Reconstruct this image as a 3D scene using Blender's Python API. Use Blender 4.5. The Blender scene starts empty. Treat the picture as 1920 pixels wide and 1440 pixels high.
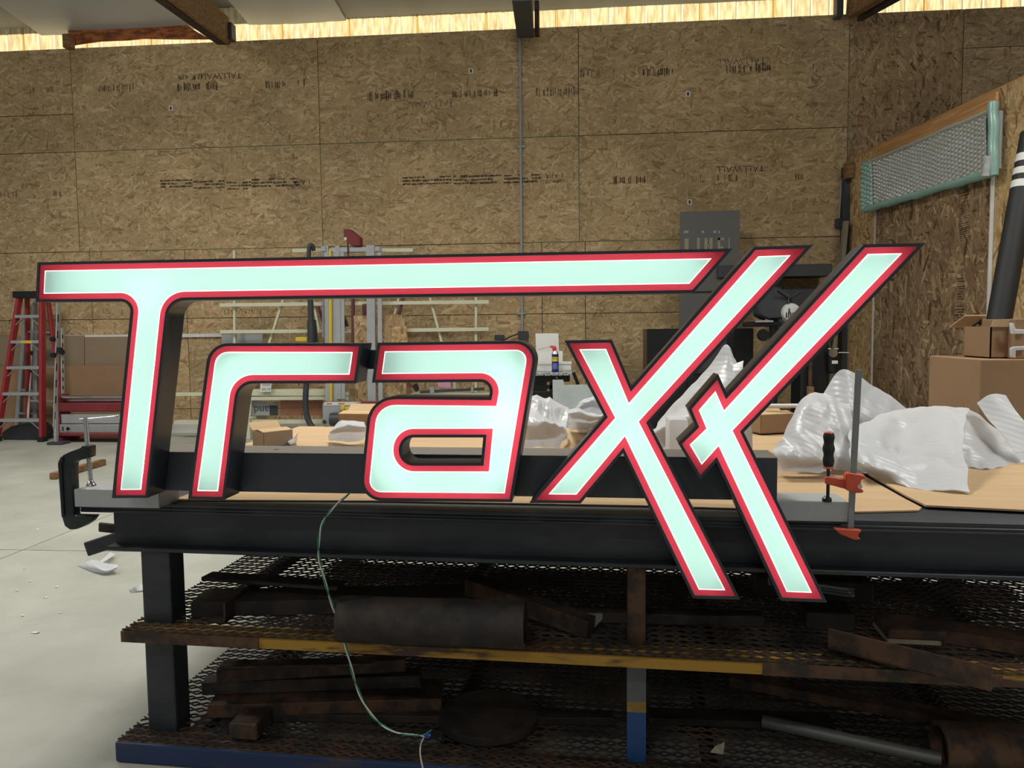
import bpy, bmesh, math, random
from math import sin, cos, radians, pi, atan2, hypot
from mathutils import Matrix, Vector, noise
from mathutils.geometry import tessellate_polygon
random.seed(7)
scene = bpy.context.scene
COL = scene.collection

# ---------------------------------------------------------------- camera
F = 1450.0                     # focal length in pixels of the 1920 x 1440 frame
CAM = Vector((0, 0, 1.25))
CM = Matrix.Rotation(radians(4.9), 3, 'Z') @ Matrix.Rotation(radians(90 - 4.1), 3, 'X') @ Matrix.Rotation(radians(-0.63), 3, 'Z')
cd = bpy.data.cameras.new('camera'); cam = bpy.data.objects.new('camera', cd); COL.objects.link(cam)
cd.sensor_fit = 'HORIZONTAL'; cd.sensor_width = 36.0; cd.lens = F / 1920 * 36.0; cd.clip_start = 0.02; cd.clip_end = 200
cam.matrix_world = Matrix.Translation(CAM) @ CM.to_4x4()
scene.camera = cam
# ---------------------------------------------------------------- world, sun, hall lamps, added wall fill, exposure
world = bpy.data.worlds.new('world'); scene.world = world; world.use_nodes = True
bg = world.node_tree.nodes['Background']; bg.inputs[0].default_value = (0.97, 0.985, 1.0, 1); bg.inputs[1].default_value = 0.20
def sun(energy, col, rot):
    l = bpy.data.lights.new('sun', 'SUN'); l.energy = energy; l.color = col; l.angle = radians(1.0)
    o = bpy.data.objects.new('sun', l); COL.objects.link(o); o.rotation_euler = rot
sun(4.8, (1.0, 0.93, 0.80), (radians(-52), 0, radians(8)))      # behind the back wall, on the clear strip
def hall_lamp(x, y, z, e, sx=1.2, sy=0.5, col=(1, 0.985, 0.92)):
    l = bpy.data.lights.new('high_bay', 'AREA'); l.shape = 'RECTANGLE'; l.size = sx; l.size_y = sy; l.energy = e; l.color = col; l.spread = radians(150)
    o = bpy.data.objects.new('high_bay', l); COL.objects.link(o); o.location = (x, y, z)
for lx, ly, le in ((-5.5, 5.6, 70), (-1.2, 4.4, 100), (3.0, 4.2, 50), (-5.5, 1.0, 85), (-1.0, -2.2, 40), (3.6, 1.2, 85)):
    hall_lamp(lx, ly, 4.75, le)
def wall_fill(x, y, z, e):  # added point fills that brighten the upper back wall, not hall fixtures
    l = bpy.data.lights.new('wall_fill_light', 'POINT'); l.energy = e; l.shadow_soft_size = 0.2; l.color = (1, 0.985, 0.92)
    o = bpy.data.objects.new('wall_fill_light', l); COL.objects.link(o); o.location = (x, y, z)
for b_ in ((-4.6, 5.4, 4.3, 56), (-0.4, 5.4, 4.3, 54), (3.3, 5.2, 4.3, 20)): wall_fill(*b_)
vs = scene.view_settings
vs.view_transform = 'Standard'; vs.look = 'None'; vs.gamma = 1.0; vs.exposure = 0.22; vs.use_curve_mapping = False

# ---------------------------------------------------------------- helpers
def ray(x, y): return CM @ Vector(((x - 960) / F, -(y - 720) / F, -1.0))
class Frame:
    """a place with its own heading; local x right, y away, z up"""
    def __init__(s, o=(0, 0, 0), yaw=0.0):
        s.o = Vector(o); s.yaw = yaw
        s.M = Matrix.Translation(s.o) @ Matrix.Rotation(yaw, 4, 'Z'); s.I = s.M.inverted(); s.R = s.M.to_3x3()
        s.c = s.I @ CAM; s.Ri = s.R.transposed()
    def _d(s, x, y): return s.Ri @ ray(x, y)
    def Y(s, x, y, v): d = s._d(x, y); return s.c + d * ((v - s.c.y) / d.y)
    def X(s, x, y, v): d = s._d(x, y); return s.c + d * ((v - s.c.x) / d.x)
    def Z(s, x, y, v): d = s._d(x, y); return s.c + d * ((v - s.c.z) / d.z)
W = Frame()
WM = {}
def thing(name, label=None, cat=None, loc=(0, 0, 0), fr=W, group=None, kind=None):
    o = bpy.data.objects.new(name, None); COL.objects.link(o); o.empty_display_size = 0.05
    m = fr.M @ Matrix.Translation(Vector(loc)); o.matrix_basis = m; WM[o] = m
    tag(o, label, cat, group, kind); return o
def tag(o, label=None, cat=None, group=None, kind=None):
    if label: o['label'] = label
    if cat: o['category'] = cat
    if group: o['group'] = group
    if kind: o['kind'] = kind
    return o
def obj(name, vf, mat, parent=None, fr=W, bevel=0, smooth=None, label=None, cat=None, group=None, kind=None, seg=1):
    vs_, fs = vf
    vs_ = [Vector(v) for v in vs_]
    lo = Vector([min(v[i] for v in vs_) for i in range(3)]); hi = Vector([max(v[i] for v in vs_) for i in range(3)])
    o0 = Vector(((lo.x + hi.x) / 2, (lo.y + hi.y) / 2, lo.z))
    me = bpy.data.meshes.new(name); me.from_pydata([v - o0 for v in vs_], [], fs)
    bm = bmesh.new(); bm.from_mesh(me)
    bmesh.ops.recalc_face_normals(bm, faces=bm.faces)
    if bevel:
        bmesh.ops.bevel(bm, geom=[e for e in bm.edges if len(e.link_faces) == 2 and e.calc_face_angle(0) > 0.5], offset=bevel, segments=seg, affect='EDGES', profile=0.6)
    bm.to_mesh(me); bm.free()
    if smooth:
        for p in me.polygons: p.use_smooth = True
        me.set_sharp_from_angle(angle=radians(smooth))
    if isinstance(mat, (list, tuple)):
        for m in mat: me.materials.append(m)
    else: me.materials.append(mat)
    o = bpy.data.objects.new(name, me); COL.objects.link(o)
    m = fr.M @ Matrix.Translation(o0)
    if parent:
        o.parent = parent; o.matrix_basis = WM[parent].inverted() @ m
    else: o.matrix_basis = m
    WM[o] = m
    tag(o, label, cat, group, kind); return o
# shape builders: (verts, faces)
def box(x0, x1, y0, y1, z0, z1):
    v = [(x, y, z) for z in (z0, z1) for y in (y0, y1) for x in (x0, x1)]
    return v, [(0, 2, 3, 1), (4, 5, 7, 6), (0, 1, 5, 4), (2, 6, 7, 3), (0, 4, 6, 2), (1, 3, 7, 5)]
def join(*l):
    V, Fc = [], []
    for v, f in l:
        n = len(V); V += list(v); Fc += [tuple(i + n for i in q) for q in f]
    return V, Fc
def xf(vf, M): return [M @ Vector(v) for v in vf[0]], vf[1]
def rbox(c, size, rot=(0, 0, 0)):
    from mathutils import Euler
    v, f = box(-size[0] / 2, size[0] / 2, -size[1] / 2, size[1] / 2, -size[2] / 2, size[2] / 2)
    return xf((v, f), Matrix.Translation(Vector(c)) @ Euler(rot).to_matrix().to_4x4())
def prism(poly, d0, d1, ax='y'):
    """poly of 2D points, extruded along an axis (y: points are x,z; z: x,y; x: y,z)"""
    n = len(poly)
    def mk(p, d): return {'y': (p[0], d, p[1]), 'z': (p[0], p[1], d), 'x': (d, p[0], p[1])}[ax]
    V = [mk(p, d0) for p in poly] + [mk(p, d1) for p in poly]
    tri = tessellate_polygon([[Vector((p[0], p[1], 0)) for p in poly]])
    Fc = [tuple(t) for t in tri] + [tuple(i + n for i in reversed(t)) for t in tri]
    Fc += [(i, (i + 1) % n, (i + 1) % n + n, i + n) for i in range(n)]
    return V, Fc
def basis(t):
    t = t.normalized(); a = Vector((0, 0, 1)) if abs(t.z) < 0.9 else Vector((1, 0, 0))
    x = t.cross(a).normalized(); return x, x.cross(t)
def tube(pts, r, n=8, cap=True):
    pts = [Vector(p) for p in pts]; V, Fc = [], []; m = len(pts)
    rs = r if isinstance(r, (list, tuple)) else [r] * m
    px = None
    for i, p in enumerate(pts):
        t = (pts[min(i + 1, m - 1)] - pts[max(i - 1, 0)]).normalized()
        if px is None: x, y = basis(t)
        else:
            x = (px - t * px.dot(t)).normalized(); y = x.cross(t)
        px = x
        for k in range(n):
            a = 2 * pi * k / n; V.append(p + (x * cos(a) + y * sin(a)) * rs[i])
    for i in range(m - 1):
        for k in range(n):
            Fc.append((i * n + k, i * n + (k + 1) % n, (i + 1) * n + (k + 1) % n, (i + 1) * n + k))
    if cap: Fc += [tuple(range(n)), tuple(range((m - 1) * n, m * n))]
    return V, Fc
def bar(p0, p1, w, h, up=(0, 0, 1)):
    """rectangular bar from p0 to p1; w across, h along up"""
    p0, p1 = Vector(p0), Vector(p1); t = (p1 - p0).normalized(); u = Vector(up)
    x = t.cross(u).normalized(); u = x.cross(t)
    V = []
    for p in (p0, p1):
        for a, b in ((-1, -1), (1, -1), (1, 1), (-1, 1)): V.append(p + x * a * w / 2 + u * b * h / 2)
    return V, [(0, 1, 2, 3), (4, 7, 6, 5), (0, 4, 5, 1), (1, 5, 6, 2), (2, 6, 7, 3), (3, 7, 4, 0)]
def lathe(prof, c, n=20, ax='z'):
    """prof: (radius, height)"""
    V, Fc = [], []
    for r, h in prof:
        for k in range(n):
            a = 2 * pi * k / n
            p = {'z': (r * cos(a), r * sin(a), h), 'y': (r * cos(a), h, r * sin(a)), 'x': (h, r * cos(a), r * sin(a))}[ax]
            V.append(Vector(c) + Vector(p))
    m = len(prof)
    for i in range(m - 1):
        for k in range(n): Fc.append((i * n + k, i * n + (k + 1) % n, (i + 1) * n + (k + 1) % n, (i + 1) * n + k))
    Fc += [tuple(range(n)), tuple(range((m - 1) * n, m * n))]
    return V, Fc
def spline(pts, n=8):
    pts = [Vector(p) for p in pts]; out = []
    P = [pts[0] * 2 - pts[1]] + pts + [pts[-1] * 2 - pts[-2]]
    for i in range(1, len(P) - 2):
        for k in range(n):
            t = k / n; a, b, c, d = P[i - 1], P[i], P[i + 1], P[i + 2]
            out.append(0.5 * ((2 * b) + (c - a) * t + (2 * a - 5 * b + 4 * c - d) * t * t + (3 * b - a - 3 * c + d) * t ** 3))
    out.append(pts[-1]); return out
def loft(rows, n=5, m=5, rough=0.006, thick=0.003, seed=0, crease=0.0):
    """a sheet through rows of points, with small folds and a real thickness"""
    R = [spline(r, n) for r in rows]
    cols = list(zip(*R)); C = [spline(c, m) for c in cols]; a, b = len(C), len(C[0])
    V = []
    for i in range(a):
        for j in range(b):
            p = C[i][j]
            q = Vector(p) * 9 + Vector((seed * 3.1, 0, 0))
            r = 1 - 2 * abs(noise.noise(q * 0.8)); r2 = 1 - 2.4 * abs(noise.noise(Vector((q.x * 2.6, q.y * 1.2, q.z * 2.0))))
            V.append(p + noise.noise_vector(q) * rough + Vector((0, -.5, .8)) * crease * (r + .7 * r2))
    Fc = [(i * b + j, i * b + j + 1, (i + 1) * b + j + 1, (i + 1) * b + j) for i in range(a - 1) for j in range(b - 1)]
    me = bpy.data.meshes.new('t'); me.from_pydata(V, [], Fc); bm = bmesh.new(); bm.from_mesh(me); bm.normal_update()
    N = [v.normal.copy() for v in bm.verts]; bm.free(); bpy.data.meshes.remove(me)
    k = len(V); V2 = V + [v - nn * thick for v, nn in zip(V, N)]
    F2 = Fc + [tuple(i + k for i in reversed(q)) for q in Fc]
    rim = [i * b for i in range(a)] + [(a - 1) * b + j for j in range(1, b)] + [i * b + b - 1 for i in range(a - 2, -1, -1)] + [j for j in range(b - 2, 0, -1)]
    F2 += [(rim[i], rim[(i + 1) % len(rim)], rim[(i + 1) % len(rim)] + k, rim[i] + k) for i in range(len(rim))]
    return V2, F2
_tc = {}
def text(name, s, size, mat, M, parent=None, fr=W, sx=1.0, extrude=0.0, align='CENTER'):
    """flat lettering as a mesh; M places the text plane (x right, y up)"""
    cu = bpy.data.curves.new('t', 'FONT'); cu.body = s; cu.size = size; cu.align_x = align; cu.align_y = 'CENTER'; cu.extrude = extrude; cu.resolution_u = 3
    t = bpy.data.objects.new('t', cu); COL.objects.link(t)
    me = bpy.data.meshes.new_from_object(t.evaluated_get(bpy.context.evaluated_depsgraph_get()))
    bpy.data.objects.remove(t); bpy.data.curves.remove(cu)
    V = [M @ Vector((v.co.x * sx, v.co.y, v.co.z)) for v in me.vertices]; Fc = [tuple(p.vertices) for p in me.polygons]
    bpy.data.meshes.remove(me)
    return obj(name, (V, Fc), mat, parent, fr)
def facing(x, y, z, rot=0.0):
    """matrix for lettering on a surface that faces -y; rot turns it in its plane"""
    return Matrix.Translation((x, y, z)) @ Matrix.Rotation(radians(90), 4, 'X') @ Matrix.Rotation(rot, 4, 'Z')

# ---------------------------------------------------------------- materials
def lin(c):
    return tuple(((x / 255) / 12.92 if x / 255 <= 0.04045 else ((x / 255 + 0.055) / 1.055) ** 2.4) for x in c) + (1.0,)
_m = {}
def nt(name):
    m = bpy.data.materials.new(name); m.use_nodes = True; n = m.node_tree; b = n.nodes['Principled BSDF']; return m, n, b
def N(n, t, **k):
    x = n.nodes.new(t)
    for a, b in k.items(): setattr(x, a, b)
    return x
def mat(name, c, rough=0.6, metal=0.0, var=0.12, scale=6.0, stretch=(1, 1, 1), bump=0.0, c2=None, spec=0.5, thr=None, detail=4.0):
    """painted, wooden, metal... surface: base colour with procedural mottling"""
    if name in _m: return _m[name]
    m, n, b = nt(name); L = n.links
    b.inputs['Roughness'].default_value = rough; b.inputs['Metallic'].default_value = metal
    b.inputs['Specular IOR Level'].default_value = spec
    tc = N(n, 'ShaderNodeTexCoord'); mp = N(n, 'ShaderNodeMapping'); mp.inputs['Scale'].default_value = stretch
    nz = N(n, 'ShaderNodeTexNoise'); nz.inputs['Scale'].default_value = scale; nz.inputs['Detail'].default_value = detail; nz.inputs['Roughness'].default_value = 0.62
    oi = N(n, 'ShaderNodeObjectInfo'); ad = N(n, 'ShaderNodeVectorMath', operation='ADD'); ml = N(n, 'ShaderNodeVectorMath', operation='SCALE')
    L.new(oi.outputs['Random'], ml.inputs[0]); ml.inputs['Scale'].default_value = 37.0
    L.new(tc.outputs['Object'], mp.inputs[0]); L.new(mp.outputs[0], ad.inputs[0]); L.new(ml.outputs[0], ad.inputs[1]); L.new(ad.outputs[0], nz.inputs['Vector'])
    rp = N(n, 'ShaderNodeValToRGB'); a = lin(c)
    if c2 is None:
        lo = tuple(x * (1 - var) for x in a[:3]) + (1,); hi = tuple(min(1, x * (1 + var)) for x in a[:3]) + (1,)
        p = (0.3, 0.7)
    else: lo, hi = a, lin(c2); p = thr or (0.42, 0.6)
    rp.color_ramp.elements[0].position = p[0]; rp.color_ramp.elements[1].position = p[1]
    rp.color_ramp.elements[0].color = lo; rp.color_ramp.elements[1].color = hi
    L.new(nz.outputs['Fac'], rp.inputs[0]); L.new(rp.outputs[0], b.inputs['Base Color'])
    if bump:
        bp = N(n, 'ShaderNodeBump'); bp.inputs['Strength'].default_value = bump; bp.inputs['Distance'].default_value = 0.01
        L.new(nz.outputs['Fac'], bp.inputs['Height']); L.new(bp.outputs[0], b.inputs['Normal'])
    _m[name] = m; return m
def osb(name, tones, scale=1.0, rot=0.0):
    """pressed strand board: overlapping long flakes, the top one of four layers wins"""
    if name in _m: return _m[name]
    m, n, b = nt(name); L = n.links; b.inputs['Roughness'].default_value = 0.75; b.inputs['Specular IOR Level'].default_value = 0.25
    tc = N(n, 'ShaderNodeTexCoord'); sp = N(n, 'ShaderNodeSeparateXYZ'); cb = N(n, 'ShaderNodeCombineXYZ')
    oi = N(n, 'ShaderNodeObjectInfo'); mu = N(n, 'ShaderNodeMath', operation='MULTIPLY'); mu.inputs[1].default_value = 53.0
    L.new(tc.outputs['Object'], sp.inputs[0]); L.new(sp.outputs['X'], cb.inputs['X']); L.new(sp.outputs['Z'], cb.inputs['Y'])
    L.new(oi.outputs['Random'], mu.inputs[0]); L.new(mu.outputs[0], cb.inputs['Z'])
    wn = N(n, 'ShaderNodeTexNoise'); wn.inputs['Scale'].default_value = 7.0 * scale; wn.inputs['Detail'].default_value = 2.0
    L.new(cb.outputs[0], wn.inputs['Vector'])
    ws = N(n, 'ShaderNodeVectorMath', operation='MULTIPLY_ADD'); ws.inputs[1].default_value = (0.045 / scale,) * 3
    L.new(wn.outputs['Color'], ws.inputs[0]); L.new(cb.outputs[0], ws.inputs[2])
    cur_h = cur_t = None
    for i, (ang, sx, sy) in enumerate(((8, 6.5, 32), (-32, 8, 40), (38, 7.5, 38), (84, 10, 36), (-4, 5.5, 26))):
        mp = N(n, 'ShaderNodeMapping'); mp.vector_type = 'TEXTURE'
        mp.inputs['Rotation'].default_value = (0, 0, radians(ang) + rot); mp.inputs['Scale'].default_value = (1 / (sx * scale), 1 / (sy * scale), 1)
        mp.inputs['Location'].default_value = (i * 1.37, i * 0.71, 0)
        v = N(n, 'ShaderNodeTexVoronoi'); v.inputs['Scale'].default_value = 1.0; v.inputs['Randomness'].default_value = 1.0
        L.new(ws.outputs[0], mp.inputs[0]); L.new(mp.outputs[0], v.inputs['Vector'])
        s = N(n, 'ShaderNodeSeparateColor'); L.new(v.outputs['Color'], s.inputs[0])
        if cur_h is None: cur_h, cur_t = s.outputs[0], s.outputs[1]
        else:
            g = N(n, 'ShaderNodeMath', operation='GREATER_THAN'); L.new(s.outputs[0], g.inputs[0]); L.new(cur_h, g.inputs[1])
            mh = N(n, 'ShaderNodeMath', operation='MAXIMUM'); L.new(s.outputs[0], mh.inputs[0]); L.new(cur_h, mh.inputs[1])
            mx = N(n, 'ShaderNodeMix'); L.new(g.outputs[0], mx.inputs[0]); L.new(cur_t, mx.inputs[2]); L.new(s.outputs[1], mx.inputs[3])
            cur_h, cur_t = mh.outputs[0], mx.outputs[0]
    rp = N(n, 'ShaderNodeValToRGB'); e = rp.color_ramp.elements
    pos = [0.0, 0.10, 0.22, 0.5, 0.8, 1.0]
    while len(e) < 6: e.new(0.5)
    for k in range(6): e[k].position = pos[k]; e[k].color = lin(tones[k])
    L.new(cur_t, rp.inputs[0])
    # grain and large blotches
    g2 = N(n, 'ShaderNodeTexNoise'); g2.inputs['Scale'].default_value = 60; g2.inputs['Detail'].default_value = 3
    g3 = N(n, 'ShaderNodeTexNoise'); g3.inputs['Scale'].default_value = 1.3; g3.inputs['Detail'].default_value = 2
    L.new(cb.outputs[0], g2.inputs['Vector']); L.new(cb.outputs[0], g3.inputs['Vector'])
    sm = N(n, 'ShaderNodeMath', operation='MULTIPLY_ADD'); sm.inputs[1].default_value = 0.5; L.new(g2.outputs['Fac'], sm.inputs[0]); L.new(g3.outputs['Fac'], sm.inputs[2])
    mr = N(n, 'ShaderNodeMapRange'); mr.inputs[1].default_value = 0.5; mr.inputs[2].default_value = 1.0; mr.inputs[3].default_value = 0.80; mr.inputs[4].default_value = 1.15
    L.new(sm.outputs[0], mr.inputs[0])
    mm = N(n, 'ShaderNodeVectorMath', operation='SCALE'); L.new(rp.outputs[0], mm.inputs[0]); L.new(mr.outputs[0], mm.inputs['Scale'])
    L.new(mm.outputs[0], b.inputs['Base Color'])
    bp = N(n, 'ShaderNodeBump'); bp.inputs['Strength'].default_value = 0.15; bp.inputs['Distance'].default_value = 0.003
    L.new(cur_h, bp.inputs['Height']); L.new(bp.outputs[0], b.inputs['Normal'])
    _m[name] = m; return m
def emit(name, c, s):
    m, n, b = nt(name); b.inputs['Base Color'].default_value = (0.8, 0.8, 0.8, 1)
    b.inputs['Emission Color'].default_value = tuple(c) + (1,); b.inputs['Emission Strength'].default_value = s; return m
def sheet(name, trans, diff, f=0.5, gloss=0.0, rough=0.4, grain=None):
    """light-passing sheet: translucent plus diffuse, a little sheen"""
    m, n, b = nt(name); L = n.links; n.nodes.remove(b); out = n.nodes['Material Output']
    t = N(n, 'ShaderNodeBsdfTranslucent'); t.inputs[0].default_value = tuple(trans) + (1,)
    d = N(n, 'ShaderNodeBsdfDiffuse'); d.inputs[0].default_value = tuple(diff) + (1,)
    mx = N(n, 'ShaderNodeMixShader'); mx.inputs[0].default_value = f; L.new(t.outputs[0], mx.inputs[1]); L.new(d.outputs[0], mx.inputs[2]); last = mx
    if grain:
        tc = N(n, 'ShaderNodeTexCoord'); mp = N(n, 'ShaderNodeMapping'); mp.inputs['Scale'].default_value = grain; oi = N(n, 'ShaderNodeObjectInfo'); nz = N(n, 'ShaderNodeTexNoise'); nz.noise_dimensions = '4D'
        nz.inputs['Scale'].default_value = 1.0; nz.inputs['Detail'].default_value = 4; mw = N(n, 'ShaderNodeMath', operation='MULTIPLY'); mw.inputs[1].default_value = 40
        L.new(oi.outputs['Random'], mw.inputs[0]); L.new(mw.outputs[0], nz.inputs['W']); L.new(tc.outputs['Object'], mp.inputs[0]); L.new(mp.outputs[0], nz.inputs['Vector'])
        rp = N(n, 'ShaderNodeValToRGB'); rp.color_ramp.elements[0].position = .34; rp.color_ramp.elements[1].position = .62
        rp.color_ramp.elements[0].color = tuple(x * y for x, y in zip(trans, (.62, .55, .45))) + (1,); rp.color_ramp.elements[1].color = tuple(trans) + (1,)
        L.new(nz.outputs['Fac'], rp.inputs[0]); L.new(rp.outputs[0], t.inputs[0])
    if gloss:
        g = N(n, 'ShaderNodeBsdfGlossy'); g.inputs['Roughness'].default_value = rough
        m2 = N(n, 'ShaderNodeMixShader'); m2.inputs[0].default_value = gloss; L.new(mx.outputs[0], m2.inputs[1]); L.new(g.outputs[0], m2.inputs[2]); last = m2
    L.new(last.outputs[0], out.inputs[0]); return m
def ink(name, c, f):
    """worn stamp ink that lets part of the board show"""
    m, n, b = nt(name); L = n.links; out = n.nodes['Material Output']; b.inputs['Base Color'].default_value = lin(c); b.inputs['Roughness'].default_value = 0.8
    t = N(n, 'ShaderNodeBsdfTransparent'); mx = N(n, 'ShaderNodeMixShader')
    nz = N(n, 'ShaderNodeTexNoise'); nz.inputs['Scale'].default_value = 35; tc = N(n, 'ShaderNodeTexCoord'); L.new(tc.outputs['Object'], nz.inputs['Vector'])
    mr = N(n, 'ShaderNodeMapRange'); mr.inputs[1].default_value = 0.35; mr.inputs[2].default_value = 0.65; mr.inputs[3].default_value = f - 0.25; mr.inputs[4].default_value = min(1, f + 0.25)
    L.new(nz.outputs['Fac'], mr.inputs[0]); L.new(mr.outputs[0], mx.inputs[0])
    L.new(t.outputs[0], mx.inputs[1]); L.new(b.outputs[0], mx.inputs[2]); L.new(mx.outputs[0], out.inputs[0]); return m

OSB = osb('strand_board', [(140, 115, 83), (158, 132, 96), (169, 143, 105), (177, 151, 113), (185, 160, 122), (200, 177, 140)], 1.3)
OSBD = osb('strand_board_door', [(92, 68, 48), (116, 90, 66), (130, 104, 78), (142, 116, 88), (156, 131, 100), (190, 166, 130)], 1.0, radians(90))
OSBV = osb('strand_board_upright', [(104, 82, 58), (132, 106, 76), (150, 124, 90), (160, 133, 98), (170, 144, 108), (188, 163, 126)], 1.2, radians(90))
OSBY = osb('strand_board_pale', [(130, 102, 66), (160, 129, 86), (178, 147, 102), (188, 157, 112), (198, 168, 123), (214, 188, 144)], 1.3, radians(90))
GAP = mat('dark_joint_backing', (58, 62, 44), 0.9)  # dark green-brown board behind the panel gaps
GREEN = mat('green_edge_seal', (70, 92, 66), 0.8, var=0.3, scale=20)
CONC = mat('concrete', (164, 164, 154), 0.62, var=0.16, scale=2.2, bump=0.08, detail=8)
CONC2 = mat('concrete_cut', (110, 106, 96), 0.9)
STEEL = mat('black_mill_steel', (48, 52, 57), 0.50, 0.25, c2=(60, 63, 67), scale=9, stretch=(0.4, 1, 1), bump=0.05)
RUST = mat('rusty_steel', (50, 40, 34), 0.72, 0.15, c2=(92, 66, 46), scale=14, bump=0.2)
RUSTD = mat('dark_scrap_steel', (40, 36, 34), 0.7, 0.2, c2=(66, 54, 46), scale=11, bump=0.15)
YRUST = mat('worn_yellow_paint', (74, 52, 36), 0.65, 0.0, c2=(168, 126, 44), scale=3.5, stretch=(1, 3, 6), thr=(0.40, 0.5))
BLUEP = mat('worn_blue_paint', (74, 60, 48), 0.55, 0.0, c2=(26, 50, 88), scale=3.0, stretch=(1, 4, 4), thr=(0.34, 0.42))
MESHM = mat('expanded_steel', (40, 34, 30), 0.7, 0.2, c2=(74, 56, 42), scale=5)
CARD = mat('cardboard', (186, 156, 118), 0.85, var=0.07, scale=3, stretch=(1, 6, 1))
CARDD = mat('cardboard_brown', (148, 118, 88), 0.85, var=0.07, scale=3)
CARDG = mat('cardboard_grey', (140, 122, 100), 0.85, var=0.06, scale=2)
FOAM = sheet('foam_wrap', (0.80, 0.82, 0.85), (0.76, 0.77, 0.79), 0.50, 0.06, 0.35)
_n = FOAM.node_tree; _tc = N(_n, 'ShaderNodeTexCoord'); _wv = N(_n, 'ShaderNodeTexWave'); _wv.inputs['Scale'].default_value = 16; _wv.inputs['Distortion'].default_value = 1.2; _wv.inputs['Detail'].default_value = 1
_wv.bands_direction = 'DIAGONAL'; _bp = N(_n, 'ShaderNodeBump'); _bp.inputs['Strength'].default_value = 0.13; _bp.inputs['Distance'].default_value = 0.006
_n.links.new(_tc.outputs['Object'], _wv.inputs['Vector']); _n.links.new(_wv.outputs['Fac'], _bp.inputs['Height'])
for _x in _n.nodes:
    if _x.type in ('BSDF_DIFFUSE', 'BSDF_TRANSLUCENT', 'BSDF_GLOSSY'): _n.links.new(_bp.outputs[0], _x.inputs['Normal'])
ALU = mat('aluminium', (196, 198, 200), 0.38, 0.75, var=0.05, scale=30, stretch=(0.1, 1, 1))
ALUM = mat('mill_aluminium', (176, 178, 180), 0.42, 0.30, var=0.06, scale=14, stretch=(0.3, 1, 1))
CHROME = mat('chrome', (215, 216, 218), 0.18, 1.0, var=0.03)
BLACKP = mat('black_paint', (22, 23, 26), 0.35, 0.0, var=0.1)
DARKG = mat('dark_grey_paint', (58, 62, 66), 0.5, var=0.1)
CASTB = mat('cast_iron_black', (40, 46, 50), 0.36, 0.3, var=0.15, scale=20, bump=0.05)
REDF = mat('red_fibreglass', (150, 44, 50), 0.45, var=0.12, scale=8)
REDM = mat('red_machine_paint', (122, 42, 46), 0.5, var=0.18, scale=5)
MAROON = mat('maroon_paint', (92, 44, 56), 0.5, var=0.1)
BEIGE = mat('beige_frame_paint', (206, 206, 180), 0.5, var=0.05)
GREYP = mat('grey_paint', (150, 154, 156), 0.5, var=0.06)
WHITEP = mat('white_paint', (214, 214, 210), 0.5, var=0.04)
YELLOW = mat('yellow_plastic', (212, 184, 60), 0.5, var=0.06)
WOOD = mat('framing_lumber', (176, 128, 78), 0.7, c2=(196, 152, 100), scale=5, stretch=(0.5, 4, 8))
WOODD = mat('old_timber', (112, 82, 52), 0.8, c2=(146, 112, 74), scale=6, stretch=(1, 4, 6), bump=0.2)
KRAFT = mat('rusty_kraft_paper', (112, 60, 30), 0.8, c2=(176, 106, 56), scale=7, stretch=(1, 1, 3), bump=0.5)
RUBBER = mat('black_rubber', (28, 29, 31), 0.7, var=0.1)
ORANGE = mat('orange_clamp_paint', (196, 76, 50), 0.45, var=0.12, scale=20)
INS = mat('white_vinyl_insulation', (176, 178, 176), 0.45, var=0.06, scale=1.5)
INSD = mat('shaded_vinyl_insulation', (132, 134, 132), 0.5, var=0.06, scale=1.5)  # greyer copy of the white: shading of down-facing sheets put into colour
INK1 = ink('board_ink', (46, 38, 30), 0.62)
INK2 = ink('board_ink_faded', (62, 50, 38), 0.45)
INKD = ink('door_ink', (40, 30, 24), 0.6)
INKW = mat('white_print', (214, 216, 216), 0.7, var=0.02)
INKK = mat('black_print', (50, 54, 58), 0.7, var=0.02)

# ================================================================ SETTING
WY = 9.2
floor = thing('floor', kind='structure')
obj('slab_bed', box(-14, 10, -6, 12, -0.2, -0.012), CONC2, floor)
jx = [-14, -7.6, -3.215, 1.6, 6.0, 10]; jy = [-6, 0.2, 4.15, 12]
for i in range(len(jx) - 1):
    for j in range(len(jy) - 1):
        obj('floor_slab', box(jx[i] + .004, jx[i + 1] - .004, jy[j] + .004, jy[j + 1] - .004, -0.012, 0), CONC, floor)

wall = thing('wall_back', kind='structure')
obj('wall_backing', box(-12, 9, WY + .012, WY + .10, 0, 4.705), GAP, wall)
zs = [0.02, 0.30, 1.42, 2.258, 3.475, 4.715]
cols_hi = [-12, -9.2, -6.15, -3.06, 0.022, 3.045]; cols_lo = [-12, -9.1, -6.03, -4.80, -2.98, -0.42, 0.09, 3.045]
def panel(x0, x1, z0, z1, m=OSB):
    return obj('strand_board_panel', box(x0 + .004, x1 - .004, WY, WY + .0119, z0 + .004, z1 - .004), m, wall)
for r in range(len(zs) - 1):
    cols = cols_hi if r >= 3 else cols_lo
    for k in range(len(cols) - 1):
        if r == 4 and k < 2: panel(cols[k], cols[k + 1], zs[r], 3.93); panel(cols[k], cols[k + 1], 3.93, zs[r + 1])
        else: panel(cols[k], cols[k + 1], zs[r], zs[r + 1])
for z0, z1, xs in ((0.02, 2.258, (3.045, 4.265, 5.49, 6.7, 9)), (2.258, 4.715, (3.045, 4.265))):
    for k in range(len(xs) - 1): panel(xs[k], xs[k + 1], z0, z1, OSBV)
panel(4.265, 9, 2.258, 4.29); panel(4.265, 9, 4.29, 4.715)
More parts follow.
